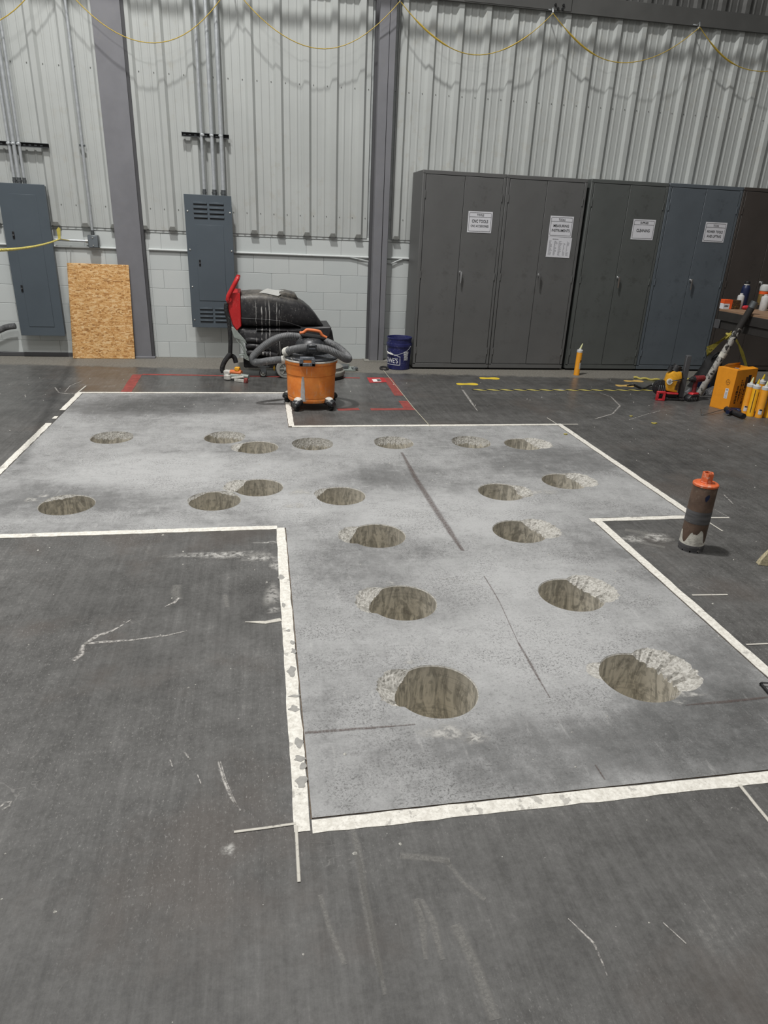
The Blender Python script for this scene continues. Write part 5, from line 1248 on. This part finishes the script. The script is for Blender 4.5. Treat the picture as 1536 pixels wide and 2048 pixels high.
for i in range(NX + 1):
    for j in range(NY + 1):
        u, v = i / NX, j / NY; e = min(u, 1 - u, v, 1 - v); gr.append(bm.verts.new(((u - .5) * .44 + rr.uniform(-.012, .012), (v - .5) * .17 + rr.uniform(-.012, .012), .004 + max(0, rr.uniform(0, .075)) * min(1, e * 5))))
for i in range(NX):
    for j in range(NY): bm.faces.new((gr[i * (NY + 1) + j], gr[(i + 1) * (NY + 1) + j], gr[(i + 1) * (NY + 1) + j + 1], gr[i * (NY + 1) + j + 1]))
bmesh.ops.solidify(bm, geom=bm.faces[:], thickness=.0015); g.build('sheet', M['plastic_film'], t, smooth=False)
g = G(); q = W(1408, 771, 6.70); T_ = Matrix.Translation((q.x - .0, 6.75, 0))
t = thing('small_case', 'small navy and grey case on the floor behind the leaning pole', 'case', (q.x - .0, 6.75, 0))
g.box(-.09, .09, -.04, .03, 0, .135, .008); g.build('case_body', M['galv_dark'], t); g = G(); g.box(-.075, .075, -.044, -.04, .05, .12, .002); g.build('case_panel', M['navy'], t)
# dropped cable and striped strip on floor
cp = bez([F(1254, 773), F(1268, 772), F(1278, 777), F(1287, 779.5), F(1298, 773), F(1312, 770.5), F(1322, 773), F(1330, 779), F(1338, 786)], 8)
g = G(); g.tube([Vector((q.x, q.y, .008)) for q in cp], .007, 8)
cp = bez([F(1269, 773), F(1282, 779), F(1296, 780), F(1312, 779), F(1326, 776), F(1338, 782)], 8); g.tube([Vector((q.x, q.y + .01, .02)) for q in cp], .007, 8)
t = thing('power_cord', 'black power cord curled on the floor left of the yellow tool', 'cord', tuple(F(1300, 776)))
g.build('cord', M['cable'], t, True); q = F(1311, 773); g = G(); g.cyl((q.x - .035, q.y, .02), (q.x + .035, q.y, .02), .018, n=10); lab(g.build('plug', M['label_grey'], t, True), 'pale plug on the cord')
g = G(); cp = bez([F(1267, 757), F(1290, 759.5), F(1320, 762), F(1345, 764), F(1375, 761), F(1388, 760)], 8); g.tube([Vector((q.x, q.y, .012 + .006 * sin(i))) for i, q in enumerate(cp)], .012, 8)
tag(g.build('yellow_strap', M['tape_yellow']), 'twisted yellow strap lying on the floor before the fourth cabinet', 'strap')
# caulk gun
pg = F(1468, 829)
t = thing('caulk_gun', 'dark blue caulk gun lying on the floor in front of the orange carton', 'caulk gun', (pg.x, pg.y, 0))
r0, r1, r2 = F(1452, 823), F(1409, 831.5), F(1400, 824)
g = G(); g.tube(bez([Vector((r0.x, r0.y, .03)), Vector(((r0.x + r1.x) / 2, (r0.y + r1.y) / 2, .022)), Vector((r1.x, r1.y, .012)), Vector((r1.x - .03, r1.y + .01, .012)), Vector((r2.x, r2.y, .03))], 6), .004, 8); g.build('push_rod', M['galv_dark'], t, True)
b0, b1 = F(1451, 824), F(1486, 839)
g = G(); g.tube([Vector((b0.x, b0.y, .03)), Vector((b1.x, b1.y, .03))], [.028, .026], 14); g.build('barrel', M['tool_black'], t, True)
g = G(); g.tube(bez([F(1455, 824, .04), F(1464, 820, .045), F(1474, 820, .045), F(1481, 824, .035)], 6), [.02] + [.018] * 17 + [.012], 10); g.build('grip', M['navy'], t, True)
g = G(); g.tube(bez([Vector((b0.x + .02, b0.y, .035)), Vector((b0.x + .10, b0.y + .03, .03)), Vector((b0.x + .25, b0.y - .02, .02))], 6), .008, 8); g.build('trigger', M['tool_black'], t, True)

# ================================================================== WORKBENCH AND THINGS ON IT
ZT = .885
pA = W(1439, 617, 6.80); s_ = (ZT - HC) / (ray(1439, 617).z); cA = Vector((ray(1439, 617).x * s_, ray(1439, 617).y * s_, ZT)); s_ = (ZT - HC) / ray(1536, 634).z; cB = Vector((ray(1536, 634).x * s_, ray(1536, 634).y * s_, ZT))
dv = (cB - cA).normalized(); an = math.atan2(dv.y, dv.x)
wbch = thing('workbench', 'dark workbench with a wooden top at the right edge, cluttered with cans', 'workbench', (cA.x, cA.y, 0), an)
Lb = (cB - cA).length + .35
g = G(); g.box(0, Lb, 0, 1.3, ZT - .03, ZT, .003, 0); g.build('bench_top', M['bench_wood'], wbch)
g = G(); g.box(-.004, Lb, -.004, .02, ZT - .115, ZT - .022, .003); g.box(-.012, .01, -.004, 1.3, ZT - .115, ZT - .022, .003); g.box(-.008, Lb, .01, .04, ZT - .20, ZT - .112, .003); g.build('apron', M['bench_dark'], wbch)
g = G(); g.box(-.02, .06, -.012, .0, ZT - .20, ZT - .11, .003); g.build('corner_plate', M['column_dark'], wbch)
for xx, yy in ((Lb - .1, .08), (.06, 1.2), (Lb - .1, 1.2)):
    g = G(); g.box(xx - .03, xx + .03, yy - .03, yy + .03, 0, ZT - .03, .004); g.build('leg', M['bench_dark'], wbch)
def onb(px, py): q = (ZT - HC) / ray(px, py).z; r_ = ray(px, py); return Vector((r_.x * q, r_.y * q, ZT))
def px2m(q): return q * ((q_ := 1) and 1)
q = onb(1452, 618); e = W(1474, 617, q.y); hgt = W(1452, 600, q.y).z - ZT
t = thing('small_carton', 'small orange white and brown box at the left end of the workbench', 'box', (q.x - .04, q.y, ZT))
g = G(); g.box(0, .085, 0, .06, 0, .055, .001); g.build('white_end', M['paper'], t, smooth=False)
g = G(); g.box(.0, .086, -.001, .061, .055, .095, .001); g.box(.072, .10, -.0008, .06, 0, .095, .001); g.build('orange_panel', M['box_orange'], t, smooth=False)
g = G(); g.box(.10, .20, -.0005, .06, 0, .092, .001); g.build('brown_panel', M['box_brown'], t, smooth=False)
b = text_bm('NAP', .032, .05); b.transform(Matrix.Translation((.035, -.0012, .03))); b.free()
g = G(); [g.box(.015 + k * .016, .026 + k * .016, -.0009, .0, .022, .038, 0) for k in range(3)]; g.build('printed_mark', M['ink'], t, smooth=False)
def can(px, py, topy, r, label, m, name='spray_can', cap=None, capname='cap', cat='can'):
    q = onb(px, py); h = W(px + 4, topy, q.y + r).z - ZT
    t = thing(name, label, cat, (q.x, q.y + r, ZT))
    g = G(); hb = h * (.88 if cap else 1)
    g.lathe([(r * .95, 0), (r, .004), (r, hb * .9), (r * .93, hb * .95), (r * .6, hb * .99), (r * .5, hb)], n=22); g.build('can_body', m, t)
    g = G(); g.lathe([(r * .55, hb), (r * .55, h * .97), (r * .4, h)], n=18) if cap else g.lathe([(r * .5, hb), (r * .5, hb + .012), (r * .3, hb + .016)], n=16); g.build(capname, cap or M['label_grey'], t); return t
can(1480.5, 618.5, 590, .034, 'white printed spray can in front of the navy bottle on the workbench', M['can_white'])
q = onb(1490, 617.5); r = .044
t = thing('bottle', 'tall navy bottle behind the white spray can on the workbench', 'bottle', (q.x, q.y + .06, ZT)); h = W(1493, 562, q.y + .06).z - ZT
g = G(); g.lathe([(r, 0), (r, h * .70), (r * .93, h * .78), (r * .6, h * .86), (r * .55, h * .88)], n=24); g.build('bottle_body', M['navy'], t)
g = G(); g.lathe([(r * .62, h * .88), (r * .62, h * .97), (r * .5, h)], n=18); g.build('cap', M['black'], t); g = G(); g.lathe([(r * .64, h * .86), (r * .64, h * .885)], n=18); lab(g.build('neck_ring', M['white_plastic'], t), 'white neck ring')
can(1530, 622, 592, .04, 'white spray can standing right of the pole top on the workbench', M['can_white'])
q = onb(1533, 612)
t = thing('jar', 'brown and orange jar with a pale lid at the right edge of the workbench', 'jar', (q.x + .02, q.y + .12, ZT)); g = G(); g.lathe([(.05, 0), (.052, .01), (.052, .17), (.045, .185)], n=22); g.build('jar_body', M['jar_brown'], t); g = G(); g.lathe([(.054, .155), (.054, .19), (.05, .21), (.03, .225)], n=22); g.build('lid', M['can_white'], t); g = G(); g.lathe([(.0525, .12), (.0528, .15)], n=22, caps=False); g.build('band', M['box_orange'], t)
q = onb(1497, 620)
t = thing('red_clamp', 'small red plastic piece lying behind the pole on the workbench', 'clamp', (q.x, q.y + .03, ZT)); g = G(); g.rings([[Vector((x, .022 * cos(a) * k, .022 + .022 * sin(a) * k)) for a in [2 * pi * j / 10 for j in range(10)]] for x, k in ((-.055, .5), (-.04, .95), (.0, 1), (.04, .9), (.055, .4))]); g.build('body', M['tool_red'], t); g = G(); g.cyl((.05, 0, .022), (.13, .03, .03), .008); g.build('stem', M['tool_black'], t)
# caution tape knotted below the bench
YT = 7.13
t = thing('caution_tape', 'crumpled yellow caution tape knotted and hanging down behind the leaning pole', 'tape', tuple(W(1458, 673, YT)))
def ribbon(pts, w, m_='tape_yellow'):
    P = [W(x, y, Y) for x, y, Y in pts]; g = G(); bm = g.bm; rows = []
    for i, p in enumerate(P):
        d_ = (P[min(i + 1, len(P) - 1)] - P[max(i - 1, 0)]).normalized(); s2 = d_.cross(Vector((0, 1, 0))).normalized(); s2 = (s2 + Vector((0, .4 * sin(i * 1.7), 0))).normalized()
        rows.append((bm.verts.new(p + s2 * w[i] / 2), bm.verts.new(p - s2 * w[i] / 2)))
    for i in range(len(P) - 1): bm.faces.new((rows[i][0], rows[i][1], rows[i + 1][1], rows[i + 1][0]))
    bmesh.ops.solidify(bm, geom=bm.faces[:], thickness=.002); return g
ribbon([(1454, 672, YT), (1440, 683, YT), (1427, 693, YT - .01), (1416, 700, YT - .02)], [.03, .04, .06, .085]).build('strand', M['tape_yellow'], t, True, smooth=False)
ribbon([(1418.5, 698, YT - .02), (1417, 710, YT - .02), (1414, 728, YT - .02), (1412, 745, YT - .02), (1411, 756, YT - .02), (1410.5, 764.6, YT - .02)], [.08, .06, .045, .04, .04, .04]).build('strand', M['tape_yellow'], t, True, smooth=False)
ribbon([(1470, 676, YT), (1477, 688, YT), (1484, 705, YT), (1491, 727, YT), (1496, 745, YT)], [.03, .025, .04, .03, .025]).build('strand', M['tape_yellow'], t, True, smooth=False)
g = G(); rr = random.Random(8); kq = W(1459, 673, YT); g.tube([kq + Vector((.05 * sin(2 * a) * .8, .02 * cos(3 * a), .03 * cos(a * 1.5))) for a in [k * .35 for k in range(30)]], .011, 6); g.build('knot', M['tape_yellow'], t, True)
g = G(); a_ = W(1459, 673, YT); g.tube([a_, Vector((a_.x + .06, YT + .03, ZT - .03))], .004, 6); g.build('tie', M['tape_yellow'], t, True)

# ================================================================== CORE BIT, BRUSH, WIRE
pc_ = Vector((2.278, 2.985, 0)); Rk = .0625
t = thing('core_bit', 'rusty diamond core drill bit with orange hub standing on the floor at right', 'drill bit', tuple(pc_), 0)
g = G(); g.lathe([(Rk * .93, .030), (Rk, .032), (Rk, .37), (Rk * .98, .374)], n=40); g.build('barrel', M['steel_rust'], t)
g = G(); g.lathe([(Rk * 1.012, .165), (Rk * 1.02, .17), (Rk * 1.015, .20), (Rk * 1.02, .225), (Rk * 1.012, .235)], n=40, caps=False); lab(g.build('worn_band', M['steel_band'], t), 'grey worn band round the middle')
g = G(); bm = g.bm; rows = []; n = 48; rr = random.Random(6)
ht = [.095 + .03 * sin(3 * k * 2 * pi / n + 1) + .02 * sin(7 * k * 2 * pi / n) + rr.uniform(-.006, .006) for k in range(n)]
for f in (0, .5, 1): rows.append([bm.verts.new(((Rk + .0016 * (1.2 - f)) * cos(2 * pi * k / n), (Rk + .0016 * (1.2 - f)) * sin(2 * pi * k / n), .034 + (ht[k] - .034) * f)) for k in range(n)])
for i in range(2):
    for k in range(n): bm.faces.new((rows[i][k], rows[i][(k + 1) % n], rows[i + 1][(k + 1) % n], rows[i + 1][k]))
lab(g.build('slurry_coat', M['slurry'], t), 'dried pale slurry on the lower barrel')
g = G()
for k in range(10):
    a = 2 * pi * k / 10; g.rings([[Vector(((Rk + .002) * cos(a + u * .26) * q, (Rk + .002) * sin(a + u * .26) * q, z)) for u, q in ((-1, 1), (-.33, 1), (.33, 1), (1, 1), (1, .92), (-1, .92))] for z in (0, .012)])
g.lathe([(Rk + .0025, .010), (Rk + .003, .012), (Rk + .0025, .040), (Rk * .95, .041)], n=40); lab(g.build('cutting_crown', M['steel_band'], t), 'dark grey segmented cutting crown')
g = G(); g.lathe([(Rk * .99, .368), (Rk * 1.03, .371), (Rk * 1.03, .380), (Rk * .96, .384), (.034, .385)], n=40); lab(g.build('end_plate', M['bit_orange'], t), 'orange painted top plate')
g = G(); g.lathe([(.032, .384), (.032, .39), (.030, .392), (.030, .436), (.0275, .440), (.0205, .440), (.0195, .430), (.0195, .39)], n=6); hb_ = lab(g.build('hex_hub', M['bit_orange'], t), 'orange hexagonal hub'); g = G(); g.lathe([(.0205, .4395), (.0195, .436), (.0195, .388), (.002, .387)], n=24, caps=False); g.build('bore', M['steel_rust'], hb_)
g = G(); bm = g.bm; rows = []
for z, w0 in ((.30, .1), (.31, .35), (.325, .45), (.335, .2)): rows.append([bm.verts.new(((Rk + .0012) * cos(R_(-105) + u * w0 * .4), (Rk + .0012) * sin(R_(-105) + u * w0 * .4), z + .004 * u)) for u in (-1, 0, 1)])
for i in range(3):
    for j in range(2): bm.faces.new((rows[i][j], rows[i][j + 1], rows[i + 1][j + 1], rows[i + 1][j]))
lab(g.build('blue_mark', M['navy'], t), 'small blue paint mark')
# hand brush at right edge
p = F(1519, 1133)
t = thing('hand_brush', 'worn bristle brush cut off by the right edge, right of the core bit', 'brush', (p.x, p.y, 0), R_(-10))
g = G(); rings = []
for f, w0, d0, z in ((0, .165, .05, .002), (.3, .15, .045, .03), (.7, .115, .034, .075), (1, .09, .026, .105)):
    rings.append([Vector((.105 + .008 * f + w0 * .62 * x_, .03 + d0 * .5 * y_, z)) for x_, y_ in ((-1, -.6), (-.6, -1), (-.2, -.92), (.2, -1), (.6, -.92), (1, -.6), (1, .6), (.4, 1), (-.4, .95), (-1, .6))])
g.rings(rings); g.build('bristles', M['bristle'], t)
g = G(); g.box(.055, .17, .010, .05, .102, .135, .006); g.build('ferrule', M['steel_rust'], t); g = G(); g.tube([(.115, .03, .13), (.13, .04, .2), (.17, .06, .30)], [.016, .018, .013], 10); g.build('handle', M['bench_wood'], t)
# black wire stake
p = F(1519, 1371)
t = thing('wire_hook', 'bent black wire hook on the slab at the right edge', 'wire', (p.x, p.y, 0))
q, q2 = F(1545, 1400), F(1560, 1380)
g = G(); g.tube([Vector((q.x + (q.x - p.x), q.y + (q.y - p.y), .008)), Vector((p.x + .004, p.y - .003, .007)), Vector((p.x, p.y, .009)), Vector((p.x + .004, p.y + .002, .012)), Vector((q2.x, q2.y, .03))], [.0055, .0055, .005, .0035, .003], 8); g.build('wire', M['cable'], t, True)
